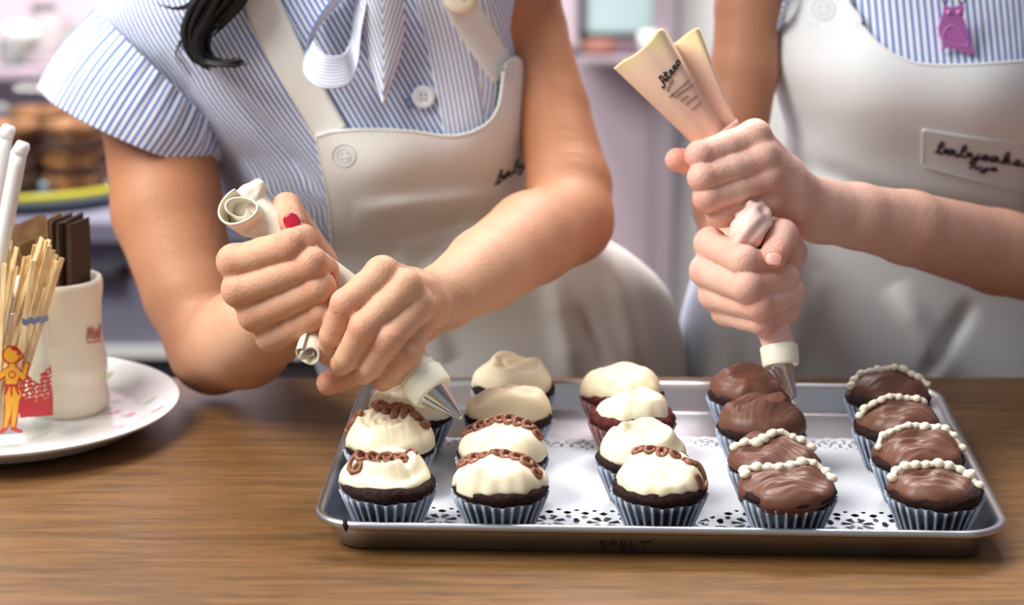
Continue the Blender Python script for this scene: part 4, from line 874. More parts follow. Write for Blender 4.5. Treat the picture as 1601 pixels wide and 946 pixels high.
# her left arm: over the bag, elbow out to the right
wB = (690, 466, 1.535, .0260)
BL.chain('armB', [jt(796, -70, 1.87, .038), jt(830, 50, 1.850, .0310), jt(864, 170, 1.805, .0305), jt(890, 290, 1.750, .0345), jt(893, 345, 1.722, .0335)], .006)
BL.chain('foreB', [jt(890, 346, 1.722, .0350), jt(832, 372, 1.670, .0370), jt(760, 420, 1.60, .0315), jt(wB[0]+6, wB[1]-2, wB[2], .0240)], .006)
fB = [[(598, 430, 1.466, .0118), (541, 476, 1.446, .0104), (520, 524, 1.452, .0088), (514, 554, 1.468, .0080)],
      [(634, 450, 1.462, .0116), (570, 512, 1.434, .0104), (545, 558, 1.443, .0088), (532, 570, 1.462, .0080)],
      [(652, 478, 1.464, .0110), (606, 532, 1.434, .0100), (580, 572, 1.442, .0086), (568, 584, 1.460, .0078)],
      [(656, 506, 1.472, .0102), (634, 556, 1.442, .0090), (612, 586, 1.449, .0080), (598, 596, 1.465, .0072)]]
thB = [(660, 505, 1.520, .0145), (592, 556, 1.512, .0125), (546, 583, 1.492, .0108), (514, 599, 1.478, .0090)]
hand(BL, 'B', wB, lambda f: (f[0]*.5+wB[0]*.5, f[1]*.5+wB[1]*.5, f[2]*.5+wB[2]*.5-.006), fB, thB)
for p in [(262, 540, 1.66)]: BL.red.append((at(*p), .03, .25))
boxA = [at(345, 380, 1.45), at(700, 620, 1.45), at(345, 300, 1.54), at(700, 420, 1.54)]
flo = np.min(boxA, 0); fhi = np.max(boxA, 0)
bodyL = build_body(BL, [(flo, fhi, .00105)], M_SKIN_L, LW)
nail('fingernail', 457, 347, 1.4895, 1.0, .0120, .0110, M_NAIL_RED, bodyL, (-.1, -.9, .35), .0016)
nail('fingernail', 516, 437, 1.4620, 1.2, .0105, .0085, M_NAIL_RED, bodyL, (.5, -.8, .2), .0006)
blL = tl.blouse('blouse', M_SHIRT, LW)
sleeve('sleeve', (252, 116), (-100, -98), .080, (196, 196), (-136, -60), .068, 1.83, 1.805, M_SHIRT, blL, sag=(-8, 22), puff=.06)
sleeve('sleeve', (770, -120), (52, -52), .066, (812, -46), (78, -24), .056, 1.86, 1.855, M_SHIRT, blL, sag=(0, 8), puff=.05)
apL, VL = tl.apron('apron', M_APRON, LW, [(490, 150), (497, 212), (515, 300), (528, 400), (545, 480), (560, 560), (572, 640), (575, 1600)],
    [(497, 213), (520, 206), (560, 203), (600, 203), (645, 206), (680, 212), (705, 213), (728, 208), (748, 198), (762, 184), (771, 165), (775, 140), (777, 115), (783, 98), (796, 90), (812, 97), (819, 130), (824, 170)], 2.86, 1500, .0075, wave=.003)
tr_ = VL[0]; MB().tube(tr_+[0, -.0004, 0], .0016, 6).build('apron_hem', M_APRON, apL); MB().tube(VL[:70, 0]+[0, -.0004, 0], .0014, 6).build('apron_hem', M_APRON, apL)
tl.band('strap', [(392, -60), (405, -8), (450, 90), (522, 214)], [58, 56, 54, 50], .0045, M_APRON, apL)
tl.band('strap', [(700, -60), (716, -5), (752, 60), (790, 118)], [52, 52, 50, 44], .0045, M_APRON, apL)
def hardbutton(T_, px, py, r, parent, off, m):
    n = unit(np.cross(T_.on(px+6, py, 0)-T_.on(px-6, py, 0), T_.on(px, py-6, 0)-T_.on(px, py+6, 0))); n = -n if n[1] > 0 else n
    c = T_.on(px, py, off)+n*.001; u = unit(np.cross(n, [0, 0, 1.])); v = np.cross(n, u); R_ = r/1930.
    prof = [(.0003, .0012), (R_*.45, .0011), (R_*.62, .0016), (R_*.9, .0020), (R_, .0012), (R_*.97, 0), (.0003, -.0004)]
    V, Fc = lathe_geo(prof, (0, 0, 0), 32); V = c+V[:, :1]*u+V[:, 1:2]*v+V[:, 2:]*n
    o = mesh('button', V, Fc, m, parent); mb = MB()
    for a_, b_ in [(-1, -1), (1, -1), (-1, 1), (1, 1)]: mb.tube(np.array([c+(u*a_+v*b_)*R_*.20+n*.0008, c+(u*a_+v*b_)*R_*.20+n*.0022]), .0007, 8)
    mb.build('button_hole', M_DARK, parent); return o
hardbutton(tl, 661, 152, 18.5, blL, .003, M_BTN)
for yy in (157, 166): tl.band('buttonhole_stitch', [(634, yy-1), (648, yy+1)], 3.5, .0012, M_SHIRT_IN, blL, n=6, k=3, th=.0008)
# revers of the blouse at her left side, folded open beside the strap
tl.band('front_facing', [(672, -30), (694, 40), (712, 120), (730, 222)], [64, 66, 70, 62], .0016, M_SHIRT2, blL, stripe=7.4, k=15)
tl.band('front_facing', [(735, -10), (752, 60), (762, 130), (752, 200)], [56, 50, 36, 22], .0012, M_SHIRT2, blL, stripe=7.4, k=15)
# bow: a hanging loop and a pointed end
def bowloop(path, wv, n, name, flip=1):
    q = np.array([at(*p) for p in path]); c = crom(q, n); w = crom(np.array(wv, float), n); t = np.linspace(-1, 1, 15)
    V = c[:, None]+w[:, None]*t[None, :, None]; o = mesh(name, V.reshape(-1, 3), gridfaces(n, 15), M_SHIRT2, blL, attrs={'stripe': np.tile(t*5.2+.25, n)}); solid(o, .0012, 0); return o
Yb = float(tl.Y(560, 60))
bowloop([(556, -34, Yb-.012), (520, 8, Yb-.014), (486, 66, Yb-.016), (484, 92, Yb-.030), (508, 112, Yb-.040), (538, 110, Yb-.036), (553, 84, Yb-.020), (560, 30, Yb-.014), (572, -34, Yb-.010)],
        [(.004, .006, .002), (.006, .010, .002), (.007, .010, .004), (.004, .008, .010), (.003, .004, .0125), (-.002, .006, .0115), (-.004, .010, .004), (-.005, .010, .001), (-.004, .006, 0)], 70, 'bow_loop')
n = 60; tt = np.linspace(0, 1, n); ty = -40+200*tt; xc = 596+2*np.sin(tt*3)+3*tt; hw_ = np.interp(ty, [-40, 10, 60, 100, 161], [34, 33, 31, 22, .8]); k = np.linspace(-1, 1, 21)
X = xc[:, None]+hw_[:, None]*k; Yy = np.broadcast_to(ty[:, None], X.shape); V = tl.on(X, Yy, .018)+np.array([0, -1, 0])*(.006*(1-k**2))[None, :, None]
stp = (np.abs(k)[None]*hw_[:, None]*1.0+ty[:, None]*.34)/6.2
o = mesh('bow_end', V.reshape(-1, 3), gridfaces(n, 21), M_SHIRT2, blL, attrs={'stripe': stp.ravel()}); solid(o, .0014, 0)
# embroidery scraps on the bib near her arm
from mathutils.bvhtree import BVHTree
def caster(V):
    b = BVHTree.FromPolygons([Vector(v) for v in V.reshape(-1, 3)], gridfaces(V.shape[0], V.shape[1]).tolist())
    def f(px, py, off=.0014):
        out = []; last = None
        for x_, y_ in zip(np.atleast_1d(px), np.atleast_1d(py)):
            d = Vector(ray(float(x_), float(y_))).normalized(); h = b.ray_cast(Vector((0, 0, CAMZ)), d)
            if h[0] is not None: last = (h[0]-Vector((0, 0, CAMZ))).length
            out.append(np.array([0, 0, CAMZ])+np.array(d)*((last or 1.8)-off))
        return np.array(out)
    return f
def clothbutton(T_, px, py, r, parent, off, m=None):
    a = np.linspace(0, 2*np.pi, 25); mb = MB()
    for rr, tr2 in [(r, .0006), (r*.62, .00045)]:
        q = T_(px+rr*np.cos(a), py+rr*np.sin(a)*.97, .0014); mb.tube(q, tr2, 6, False)
    for dx, dy in [(-.25, -.2), (.25, -.25), (-.2, .25), (.25, .2)]: mb.tube(T_(np.array([px+dx*r-1.5, px+dx*r+1.5]), np.array([py+dy*r]*2), .0014), .0008, 5)
    return mb.build('covered_button', m or mat('button_thread', lin(190, 194, 196), .7), parent)
clothbutton(caster(VL), 538, 243, 18, apL, .0078); clothbutton(caster(VL), 796, 112, 14, apL, .0078, MATS['button_thread'])
def emb(T_, word, x0, y0, x1, y1, hgt, off, parent, rad, name='embroidered_name', cast=None):
    P_, wd = script(word); dx, dy = (x1-x0)/wd, (y1-y0)/wd
    def place(u, v):
        X_, Y_ = x0+u*dx+v*.25*hgt, y0+u*dy-v*hgt
        return cast(X_, Y_, .0018) if cast else T_.on(X_, Y_, off)
    return strokes(name, [P_], place, rad, M_THREAD, parent)
emb(tl, 'baby', 774, 290, 822, 258, 10.5, .0150, apL, .00105, cast=caster(VL))
# hair: locks that fall over her shoulder
mb = MB()
def lock(pts, w, nst, r, curl=.0):
    for i in range(nst):
        off = RNG.normal(0, 1, (1, 2))*w; dv = RNG.normal(0, .006); P_ = []
        m = len(pts)
        for j, (x, y, dY) in enumerate(pts):
            sp = 1-.35*j/(m-1); x2, y2 = x+off[0, 0]*sp+RNG.normal(0, 1.2), y+off[0, 1]*sp*.6+RNG.normal(0, 1.2)
            P_.append(at(x2, y2, float(tl.Y(np.clip(x2, 240, 800), np.clip(y2, -150, 300)))-dY+dv))
        mb.tube(crom(np.array(P_), 26), r*np.interp(np.linspace(0, 1, 26), [0, .6, 1], [1.1, 1, .15]), 6)
lock([(372, -90, .03), (350, -30, .03), (322, 22, .026), (306, 66, .024), (318, 92, .026), (345, 100, .028), (374, 99, .030)], 8, 26, .0030)
lock([(350, -90, .03), (328, -20, .03), (300, 22, .026), (291, 60, .022), (304, 88, .022), (330, 104, .022)], 8, 20, .0026)
lock([(385, -90, .03), (372, -20, .03), (345, 20, .028), (316, 52, .026)], 10, 20, .0028)
lock([(330, -50, .03), (300, 6, .024), (270, 13, .020), (244, 4, .018)], 3, 5, .0009)
lock([(350, -50, .03), (312, 40, .018), (286, 60, .016), (279, 84, .016), (300, 118, .014)], 5, 6, .0007)
def mane(side, end, n):
    for i in range(n):
        j = RNG.normal(0, .010, 3); P_ = [hd+np.array(v)*[side, 1, 1]+j*f_ for v, f_ in [((.030, -.050, .105), .6), ((.080, -.035, .060), .8), ((.096, -.005, -.02), 1), ((.098, -.005, -.11), 1)]]
        mb.tube(crom(np.array(P_+[np.asarray(end)+j]), 24), .0075*np.interp(np.linspace(0, 1, 24), [0, .2, .8, 1], [.5, 1, 1, .45]), 6)
mane(-1, at(372, -90, float(tl.Y(372, -90))-.03), 22); mane(1, at(655, -150, float(tl.Y(655, -145))-.02), 22)
mb.build('hair', M_HAIR, LW)
def face(h_, body, hm, hairname, pr):
    # hair over the skull, open at the face; eyes, brows and lips
    a_ = np.linspace(0, 2*np.pi, 56, endpoint=False); t_ = np.linspace(.02, np.pi-.02, 40); A_, T_ = np.meshgrid(a_, t_)
    X_ = np.stack([.094*np.sin(T_)*np.cos(A_), .104*np.sin(T_)*np.sin(A_)+.020, .112*np.cos(T_)+.022], -1)*(1+.012*np.sin(A_*24)[..., None])
    Fc = gridfaces(40, 56, False, True); c_ = X_.reshape(-1, 3)[Fc].mean(1); keep = (c_[:, 1] > -.018) | (c_[:, 2] > .068)
    o = mesh(hairname, X_.reshape(-1, 3)+h_, Fc[keep], hm, pr, closed=False); solid(o, .006, 1)
    for sx in (-1, 1):
        e = h_+[sx*.031, -.0610, .004]; V, Fc = lathe_geo([(.0003, -.0125), (.008, -.0095), (.0125, 0), (.008, .0095), (.0003, .0125)], (0, 0, 0), 16)
        ey = mesh('eye', V*[1.25, .7, .72]+e, Fc, M_WHITE, body); ir = np.array([e+[0, -.006, 0], e+[0, -.0096, 0]]); MB().tube(ir, .0052, 14).build('iris', M_DARK, body)
        MB().tube(crom(np.array([h_+[sx*.014, -.071, .024], h_+[sx*.032, -.073, .030], h_+[sx*.050, -.062, .025]]), 14), np.interp(np.linspace(0, 1, 14), [0, .4, 1], [.0022, .0026, .001]), 6).build('eyebrow', hm, body)
    for dz, r_ in ((-.058, .0042), (-.065, .0050)):
        MB().tube(crom(np.array([h_+[-.022, -.069, dz+.001], h_+[0, -.080, dz], h_+[.022, -.069, dz+.001]]), 16), r_*np.sin(np.linspace(.35, np.pi-.35, 16)), 8).build('lip', MATS['lips'] if 'lips' in MATS else mat('lips', lin(176, 84, 80), .4), body)
face(hd, bodyL, M_HAIR, 'hair_crown', LW)
# badge pinned on her strap
bd = tl.on(720, -4, .010); badge = thing('badge', 'round bone coloured badge pinned on the apron strap beside the bow', 'badge', bd)
n = unit(np.array([.15, -1, .25])); u = unit(np.cross(n, [0, 0, 1.])); v = np.cross(n, u)
V, Fc = lathe_geo([(.0004, .0048), (.008, .0044), (.0125, .003), (.0145, .0008), (.0135, -.001), (.0004, -.001)], (0, 0, 0), 32)
mesh('badge_disc', bd+V[:, :1]*u+V[:, 1:2]*v+V[:, 2:]*n, Fc, M_BONE, badge)
mb = MB()
for ln in [[(-.9, .2), (-.5, -.3), (-.2, .3), (.2, -.25), (.6, .2)], [(-.5, -.5), (0, -.45), (.5, -.5)]]:
    c = crom(ln, 24)*.0105; mb.tube(bd+c[:, :1]*u+c[:, 1:]*v+n*(.0046-.12*(c**2).sum(1, keepdims=True)*80*.1), .0005, 5)
mb.build('badge_scribble', mat('brown_print', lin(132, 96, 66), .5), badge)

# ================================================================ WOMAN AT RIGHT
RW = thing('person', 'woman in white bib apron with name patch, fair hands stacked on pink bag', 'person', (at(1410, 600, 1.98)[0], 1.98, -.92))
tr2 = Torso([(-190, 1370, 1580, 1.88, .05, .06), (-130, 1310, 1650, 1.89, .07, .07), (-60, 1258, 1712, 1.895, .085, .08), (0, 1230, 1738, 1.90, .095, .09), (50, 1222, 1742, 1.90, .10, .09), (110, 1217, 1740, 1.90, .105, .09), (160, 1230, 1732, 1.905, .108, .09), (200, 1240, 1722, 1.91, .108, .09), (240, 1232, 1715, 1.915, .106, .09),
             (290, 1205, 1712, 1.92, .104, .10), (350, 1150, 1716, 1.93, .104, .10), (410, 1106, 1728, 1.94, .108, .11), (480, 1082, 1744, 1.95, .112, .12), (560, 1074, 1760, 1.96, .116, .13), (760, 1080, 1775, 1.975, .12, .14), (1700, 1092, 1800, 2.0, .14, .15)],
            [(1330, 150, 130, 120, .026), (1572, 150, 130, 120, .025)],
            [(1250, 250, 1420, 330, 18, -.008), (1330, 300, 1601, 345, 14, -.006), (1240, 290, 1560, 420, 26, .006), (1280, 430, 1220, 600, 20, .006), (1400, 450, 1480, 600, 22, .006), (1130, 440, 1150, 600, 16, .006), (1520, 470, 1440, 600, 14, -.005)],
            lambda y: 1500+.10*y)
BR = Body()
hipR = at(1420, 640, 1.99); chR = at(1480, 110, 1.905)
BR.chain('trunk', [(hipR, .10), (at(1460, 380, 1.94), .085), (chR, .085)], .03)
BR.chain('trunk', [(at(1310, 40, 1.91), .06), (chR, .08), (at(1650, 40, 1.91), .06)], .03)
BR.chain('trunk', [(chR, .07), (at(1475, -130, 1.89), .05), (at(1470, -240, 1.87), .05)], .03)
hd2 = at(1465, -400, 1.85)
BR.chain('trunk', [(hd2+[.0, .03, .045], .080), (hd2+[0, .015, .0], .078), (hd2+[0, -.025, -.055], .050), (hd2+[0, -.045, -.085], .030)], .03)
BR.chain('trunk', [(hd2+[0, -.075, .015], .009), (hd2+[0, -.088, -.022], .012)], .012)
for s_ in (-1, 1):
    BR.bone('trunk', hd2+[s_*.078, .02, -.01], hd2+[s_*.080, .028, -.035], .012, .008, .012)
    BR.chain('trunk', [(hipR+[s_*.085, 0, -.02], .095), (hipR+[s_*.09, -.01, -.40], .062), (np.array([hipR[0]+s_*.09, 2.02, -.86]), .040)], .03)
    BR.bone('trunk', np.array([hipR[0]+s_*.09, 2.02, -.885]), np.array([hipR[0]+s_*.10, 1.87, -.892]), .034, .026, .03)
# her right arm (left in the picture), lower hand on the bag
wA = (1152, 436, 1.625, .0260)
BR.chain('armA', [jt(1205, -70, 1.90, .038), jt(1170, 10, 1.875, .0285), jt(1164, 110, 1.855, .0290), jt(1142, 230, 1.835, .0300), jt(1138, 320, 1.815, .0300), jt(1152, 380, 1.80, .0290)], .006)
BR.chain('foreA', [jt(1152, 378, 1.80, .0300), jt(1152, 408, 1.735, .031), jt(1152, 428, 1.67, .027), jt(wA[0], wA[1], wA[2], .0235)], .006)
fA = [[(1110, 382, 1.560, .0108), (1164, 408, 1.512, .0108), (1204, 418, 1.524, .0096), (1196, 414, 1.556, .0085)],
      [(1104, 424, 1.556, .0112), (1168, 448, 1.506, .0112), (1228, 434, 1.528, .0096), (1210, 440, 1.560, .0085)],
      [(1116, 461, 1.556, .0104), (1186, 478, 1.508, .0104), (1238, 457, 1.530, .0092), (1215, 465, 1.560, .0080)],
      [(1134, 488, 1.558, .0094), (1192, 503, 1.514, .0092), (1232, 486, 1.532, .0082), (1210, 492, 1.558, .0075)]]
thA = [(1180, 430, 1.60, .0150), (1234, 396, 1.575, .0130), (1222, 368, 1.540, .0118), (1210, 400, 1.516, .0102)]
hand(BR, 'A', wA, lambda f: (f[0]*.55+wA[0]*.45-4, f[1]*.55+wA[1]*.45, f[2]*.55+wA[2]*.45), fA, thA)
# her left arm, upper hand
wB = (1282, 330, 1.605, .0255)
BR.chain('armB', [jt(1720, -60, 1.91, .045), jt(1725, 120, 1.86, .0385), jt(1705, 300, 1.79, .0385), jt(1690, 420, 1.745, .0355)], .006)
BR.chain('foreB', [jt(1690, 420, 1.745, .0365), jt(1560, 394, 1.70, .0345), jt(1420, 356, 1.645, .0290), jt(1340, 338, 1.62, .0250), jt(wB[0], wB[1], wB[2], .0240)], .006)
fB = [[(1180, 214, 1.566, .0112), (1094, 243, 1.548, .0100), (1098, 248, 1.580, .0088), (1130, 250, 1.600, .008)],
      [(1192, 246, 1.560, .0114), (1098, 278, 1.540, .0102), (1102, 282, 1.572, .0090), (1140, 282, 1.595, .008)],
      [(1200, 278, 1.560, .0112), (1106, 309, 1.540, .0100), (1112, 312, 1.572, .0088), (1148, 312, 1.592, .008)],
      [(1204, 314, 1.564, .0102), (1124, 336, 1.546, .0090), (1132, 338, 1.574, .0080), (1160, 336, 1.590, .0075)]]
thB = [(1225, 300, 1.615, .0150), (1150, 268, 1.612, .0125), (1096, 256, 1.590, .0108), (1058, 250, 1.580, .0088)]
hand(BR, 'B', wB, lambda f: (f[0]*.5+wB[0]*.5, f[1]*.5+wB[1]*.5, f[2]*.5+wB[2]*.5-.008), fB, thB)
boxB = [at(1040, 180, 1.50), at(1330, 530, 1.50), at(1040, 180, 1.62), at(1330, 530, 1.62)]
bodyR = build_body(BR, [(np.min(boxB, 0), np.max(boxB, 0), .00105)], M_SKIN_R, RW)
nail('fingernail', 1210, 406, 1.5045, 1.75, .0085, .0120, M_NAIL, bodyR, (-.1, -.85, .4), .0004)
blR = tr2.blouse('blouse', M_SHIRT, RW, pitch=.0058)
sleeve('sleeve', (1236, -10), (-14, 62), .060, (1226, 0), (-14, 58), .056, 1.895, 1.885, M_SHIRT, blR)
sleeve('sleeve', (1248, -120), (-56, -56), .064, (1190, -52), (-80, -26), .056, 1.895, 1.885, M_SHIRT, blR, sag=(0, 8), puff=.05)
sleeve('sleeve', (1690, -120), (56, -56), .064, (1728, 0), (84, -28), .058, 1.90, 1.885, M_SHIRT, blR, sag=(0, 10), puff=.05)
apR, VR = tr2.apron('apron', M_APRON2, RW, [(1264, -80), (1250, -40), (1234, 0), (1224, 35), (1213, 80), (1205, 130), (1200, 200), (1200, 300), (1060, 460), (1050, 560), (1050, 1600)],
    [(1264, -80), (1272, -84), (1290, -84), (1308, -70), (1326, -20), (1336, 10), (1352, 40), (1374, 66), (1400, 86), (1432, 99), (1470, 103), (1530, 101), (1601, 95), (1650, 80), (1690, 40), (1715, -40)], 2.9, 1500, .0075, wave=.003)
MB().tube(VR[0]+[0, -.0004, 0], .0016, 6).build('apron_hem', M_APRON2, apR)
clothbutton(caster(VR), 1288, 15, 17, apR, .0078, MATS['button_thread'])
# name patch: a stitched rectangle with the shop's name in script
pu, pv = np.linspace(0, 1, 40), np.linspace(0, 1, 18); U, Wv = np.meshgrid(pu, pv, indexing='ij')
x = 1443+U*(1640-1443)-Wv*(1-U)*1; y = 203+U*26+4*np.sin(U*3.1)*.5+Wv*(56+U*22)
V = tr2.on(x, y, .0100); patch = mesh('name_patch', V.reshape(-1, 3), gridfaces(40, 18), M_APRON2, apR, loc=origin_of(apR)); solid(patch, .0016, 0)
mb = MB()
for e in (V[:, 0], V[0], V[:, -1]): mb.tube(e+[0, -.0006, 0], .0009, 6)
mb.build('patch_edge', M_APRON2, apR)
emb(tr2, 'babycakes', 1462, 239, 1612, 263, 8.6, .0122, apR, .0010)
emb(tr2, 'nyc', 1516, 264, 1560, 268, 5.2, .0122, apR, .0008)
# owl pendant on a short chain
OW = [(1476, 2), (1481, 10), (1490, 12), (1499, 9), (1505, 2), (1508, 14), (1506, 26), (1511, 40), (1516, 58), (1521, 74), (1527, 84), (1514, 85), (1500, 80), (1490, 76), (1484, 74), (1472, 80), (1474, 68), (1469, 56), (1467, 44), (1471, 30), (1475, 20)]
Yo = min(float(tr2.Y(x_, y_)) for x_, y_ in OW)-.005; ow = thing('owl_pendant', 'purple owl pendant hanging over the striped blouse on a dark chain', 'pendant', at(1495, 80, Yo))
f_ = np.array([at(x_, y_, Yo) for x_, y_ in OW]); b_ = f_+[0, .0035, 0]; n = len(OW)
o = mesh('owl_body', np.concatenate([f_, b_]), [list(range(n)), list(range(n, 2*n))[::-1]]+[[i, i+n, (i+1) % n+n, (i+1) % n] for i in range(n)], M_PURPLE, ow, smooth=False); bv = o.modifiers.new('bevel', 'BEVEL'); bv.width = .0006; bv.segments = 2
wing = np.array([at(x_, y_, Yo-.0002) for x_, y_ in [(1474, 60), (1478, 46), (1487, 40), (1497, 44), (1505, 56), (1513, 72), (1500, 71), (1486, 68)]])
MB().tube(crom(np.concatenate([wing, wing[:1]]), 40), .0006, 5, False).build('wing_line', mat('pale_purple', lin(200, 140, 200), .3), ow)
for ex in (1483, 1499): MB().tube(np.array([at(ex, 19, Yo+.001), at(ex, 19, Yo-.0012)]), .0020, 12).build('eye', MATS['pale_purple'], ow)
mb = MB()
for cx0, s_ in ((1478, -1), (1504, 1)):
    for i in range(9):
        a = np.linspace(0, 2*np.pi, 13); c = at(cx0+s_*i*6.5, 0-i*9.5, Yo+.001-.002*(i > 3)); c[1] = min(c[1], float(tr2.Y(np.clip(cx0+s_*i*6.5, 1300, 1700), -i*9.5))-.004)
        mb.tube(c+np.stack([.0022*np.cos(a), .0008*np.sin(a*1+i), .0030*np.sin(a)], -1), .0006, 6, False)
mb.build('chain', M_DARK, ow)
face(hd2, bodyR, mat('brown_hair', lin(70, 46, 34), .4), 'hair', RW)

# ================================================================ PIPING BAGS
def axis_frame(a, b):
    z = unit(b-a); x = unit(np.cross(z, [0, 1., 0])); return x, np.cross(z, x), z
def swirl_roll(name, c, axis, r0, r1, ln, turns, m, parent, flare=1.0, th=.0014):
    """a rolled up end of cloth: a spiral strip"""
    z = unit(axis); x = unit(np.cross(z, [0, 0, 1.])); y = np.cross(z, x); n = int(40*turns); t = np.linspace(0, 1, n); a = t*turns*2*np.pi; r = r0+(r1-r0)*t
    k = np.linspace(0, 1, 10); rr = r[:, None]*(1+(flare-1)*k[None]**1.5)*(1+.06*np.sin(a*2.3)[:, None])
    V = c+x*(rr*np.cos(a)[:, None])[..., None]*1.0+y*(rr*np.sin(a)[:, None]*.85)[..., None]+z*((k[None]*ln+.003*np.sin(a*1.5)[:, None]*(1-k[None])))[..., None]
    o = mesh(name, V.reshape(-1, 3), gridfaces(n, 10), m, parent); solid(o, th, 0); return o
def ringed(path, rad, n=40, seg=40, wr=.03, tw=3., sd=1, fl=None):
    r_ = np.random.default_rng(sd); ph = r_.uniform(0, 6.28, 4)
    P_ = crom(np.array([at(*p) for p in path]), n); R_ = np.interp(np.linspace(0, 1, n), np.linspace(0, 1, len(rad)), rad)
    return tube_geo(P_, R_, seg, True, lambda t, a: 1+wr*(np.sin(a*5+t*tw*6+ph[0])+.6*np.sin(a*9-t*tw*9+ph[1])+.4*np.sin(t*30+a*2+ph[2])))
tipL = at(721, 654, 1.4365); cA, cB = at(640, 570, 1.462), at(676, 612, 1.449)
PBL = thing('piping_bag', 'off white canvas piping bag with rolled top and steel nozzle over cream cupcakes', 'piping bag', tipL)
V, Fc = ringed([(392, 330, 1.520), (430, 362, 1.508), (480, 405, 1.500), (530, 444, 1.494), (580, 500, 1.484), (628, 555, 1.466), (648, 579, 1.459)], [.016, .0125, .0115, .0125, .0150, .0168, .0150], 60, 44, .03, 2.5, 3)
mesh('bag_cloth', V, Fc, M_CANVAS, PBL)
swirl_roll('rolled_top', at(374, 326, 1.494), at(404, 352, 1.530)-at(374, 326, 1.494), .0055, .0175, .036, 1.7, M_CANVAS, PBL, .9)
V, Fc = ringed([(378, 350, 1.520), (388, 318, 1.518), (404, 292, 1.520), (410, 285, 1.522)], [.008, .0145, .0105, .004], 24, 32, .06, 1.5, 8); mesh('rolled_fold', V, Fc, M_CANVAS, PBL)
swirl_roll('cloth_tail', at(482, 556, 1.452), at(494, 510, 1.478)-at(482, 556, 1.452), .003, .0098, .034, 1.7, M_CANVAS, PBL, .8, .0012)
def cone(name, a, b, prof, m, parent, seg=48, mod=None):
    x, y, z = axis_frame(a, b); L_ = np.linalg.norm(b-a); pr = np.array(prof, float); an = np.linspace(0, 2*np.pi, seg, endpoint=False)
    rr = np.broadcast_to(pr[:, 0][:, None], (len(pr), seg)).copy()
    if mod is not None: rr = rr*mod(pr[:, 1][:, None], an[None])
    V = a+x*(rr*np.cos(an))[..., None]+y*(rr*np.sin(an))[..., None]+z*(pr[:, 1][:, None]*L_)[..., None]*np.ones((1, seg, 1))
    Fc = gridfaces(len(pr), seg, False, True).tolist()+[list(range(seg)), list(range((len(pr)-1)*seg, len(pr)*seg))[::-1]]
    o = mesh(name, V.reshape(-1, 3), Fc, m, parent); o.modifiers.new('edges', 'EDGE_SPLIT').split_angle = math.radians(40); return o
cone('coupler', cA, cB, [(.0146, -.12), (.0150, .0), (.0152, .45), (.0148, .46), (.0166, .50), (.0168, .56), (.0160, .98), (.0150, 1.06), (.011, 1.08)], M_PLASTIC, PBL, 64, lambda t, a: 1+.012*np.sign(np.sin(a*22))*((t > .55) & (t < .95)))
cone('nozzle', cB, tipL, [(.0118, -.03), (.0112, .06), (.0108, .08), (.0022, .99), (.0016, 1.0), (.0012, .98)], M_STEEL, PBL)

tipR = at(1240, 622, 1.503); rA, rB = at(1217, 536, 1.522), at(1221, 572, 1.514)
PBR = thing('piping_bag', 'pink stained piping bag fanned open at the top above chocolate cupcakes', 'piping bag', tipR)
V, Fc = ringed([(1172, 368, 1.548), (1180, 400, 1.548), (1190, 440, 1.545), (1202, 490, 1.534), (1214, 528, 1.524), (1217, 540, 1.521)], [.010, .012, .0135, .0135, .0125, .0120], 40, 44, .02, 2.0, 5)
mesh('bag_cone', V, Fc, M_PINKBAG, PBR)
V, Fc = ringed([(1162, 386, 1.540), (1166, 368, 1.530), (1172, 358, 1.528), (1178, 348, 1.536), (1170, 320, 1.566)], [.007, .0118, .0130, .0115, .012], 30, 40, .08, 1.6, 9); mesh('bag_twist', V, Fc, mat('bag_twist_pink', lin(240, 208, 196), .5), PBR)
V, Fc = ringed([(1170, 330, 1.566), (1160, 290, 1.578), (1145, 250, 1.585), (1118, 208, 1.588)], [.012, .0125, .014, .019], 30, 40, .05, 1.6, 12); mesh('bag_neck', V, Fc, M_PINKBAG, PBR)
# the open top: a folded fan, cream at the rim, pink towards the hands
Yf = 1.588
topL = [(960, 106, Yf-.004), (972, 96, Yf-.012), (990, 86, Yf-.018), (1012, 68, Yf-.020), (1035, 45, Yf-.014), (1046, 58, Yf+.000), (1053, 68, Yf+.010), (1062, 62, Yf+.008), (1076, 51, Yf+.004), (1091, 44, Yf+.004), (1096, 52, Yf+.016), (1070, 66, Yf+.030), (1030, 82, Yf+.036), (990, 102, Yf+.030), (966, 110, Yf+.012)]
botL = [(1086, 226, Yf-.002), (1092, 226, Yf-.008), (1100, 224, Yf-.012), (1112, 220, Yf-.013), (1128, 208, Yf-.010), (1133, 207, Yf-.004), (1136, 206, Yf), (1140, 204, Yf-.001), (1146, 202, Yf-.002), (1154, 198, Yf), (1152, 202, Yf+.008), (1140, 208, Yf+.013), (1122, 215, Yf+.016), (1102, 222, Yf+.013), (1090, 226, Yf+.006)]
tq = crom(np.array(topL+topL[:1], float), 121)[:-1]; bq = crom(np.array(botL+botL[:1], float), 121)[:-1]; k = np.linspace(0, 1, 40)[:, None, None]
G = tq[None]*(1-k)+bq[None]*k; G[..., 2] += -.004*np.sin(np.pi*k[..., 0]) ; V = at(G[..., 0], G[..., 1], G[..., 2])
kk = k[..., 0]*np.ones((1, 120)); edge = np.clip(1-kk*14, 0, 1)[..., None]
nz = fbm(G[..., 0]/40, G[..., 1]/40, 4, .10)
c1, c2, c3 = np.array(lin(236, 216, 160)), np.array(lin(240, 206, 180)), np.array(lin(238, 200, 180))
w1 = np.clip((kk+nz-.12)/.35, 0, 1)[..., None]; w2 = np.clip((kk+nz-.4)/.4, 0, 1)[..., None]
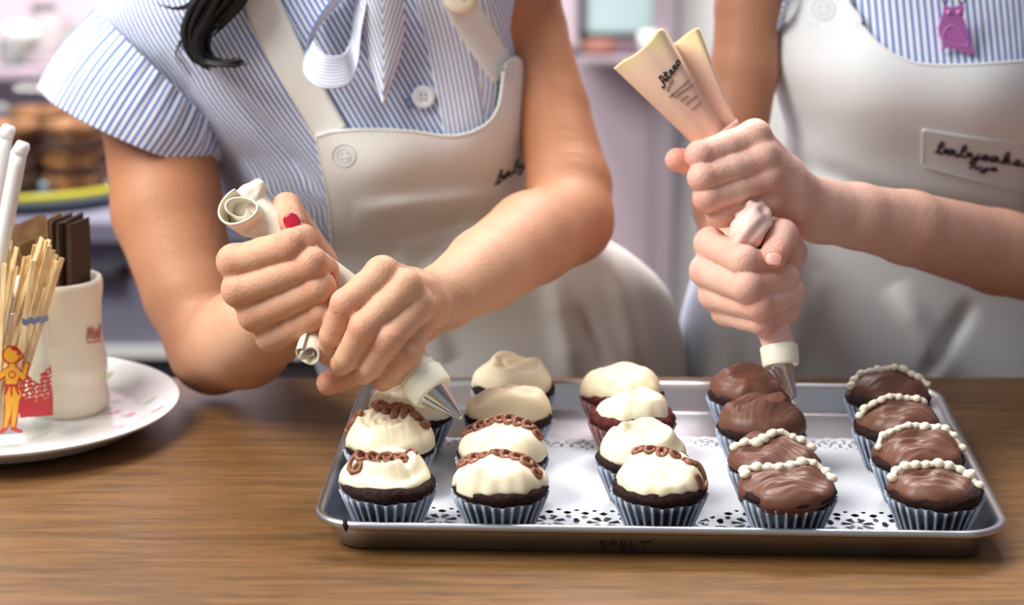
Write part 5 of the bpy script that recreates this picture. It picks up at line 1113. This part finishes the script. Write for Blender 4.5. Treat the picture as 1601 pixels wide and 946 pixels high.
Cc = (c1*(1-w1)+c2*w1)*(1-w2)+c3*w2; Cc = Cc*(1-edge*.25)+np.array(lin(226, 190, 130))*edge*.25
o = mesh('bag_top', V.reshape(-1, 3), gridfaces(40, 120, False, True), M_BAGPRINT, PBR, colors=Cc.reshape(-1, 3)); solid(o, .0011, 0)
# printed script on the front panel
bvh = BVHTree.FromPolygons([Vector(p) for p in V.reshape(-1, 3)], gridfaces(40, 120, False, True).tolist())
def onbag(px, py):
    out = []
    for x_, y_ in zip(np.atleast_1d(px), np.atleast_1d(py)):
        d = Vector(ray(x_, y_)).normalized(); h = bvh.ray_cast(Vector((0, 0, CAMZ)), d); p = h[0] if h[0] is not None else Vector(at(x_, y_, Yf-.012)); out.append(np.array(p-d*.0011))
    return np.array(out)
P_, wd = script('Ateco'); ca, sa = math.cos(-.95), math.sin(-.95)
def place(u, v): x_ = u/wd*50; y_ = -v*7.4; return onbag(1037+x_*ca-y_*sa, 137+x_*sa+y_*ca)
strokes('printed_name', [P_], place, .00055, M_INK, PBR)
def place2(u, v): return onbag(u, v)
strokes('printed_lines', [[(1043, 143), (1046, 135), (1052, 124)], [(1046, 152), (1062, 138), (1078, 124)], [(1060, 148), (1072, 140), (1084, 132)], [(1064, 158), (1070, 153), (1076, 150)], [(1072, 164), (1082, 155), (1090, 150)], [(1050, 146), (1056, 152), (1062, 146)], [(1082, 172), (1090, 165), (1096, 160)]], place2, .00034, mat('faded_ink', lin(120, 92, 92), .6), PBR)
cone('coupler', rA, rB, [(.0112, -.1), (.0116, .1), (.0138, .16), (.0140, .22), (.0136, .9), (.0128, 1.0), (.0095, 1.02)], M_PLASTIC, PBR, 64, lambda t, a: 1+.012*np.sign(np.sin(a*22))*((t > .25) & (t < .9)))
cone('nozzle', rB, tipR, [(.0098, -.03), (.0092, .08), (.0088, .1), (.0034, .92), (.0028, 1.0), (.0018, .97)], M_STEEL, PBR, 48, lambda t, a: 1+.10*np.clip((t-.45)/.5, 0, 1)*np.sin(a*6))
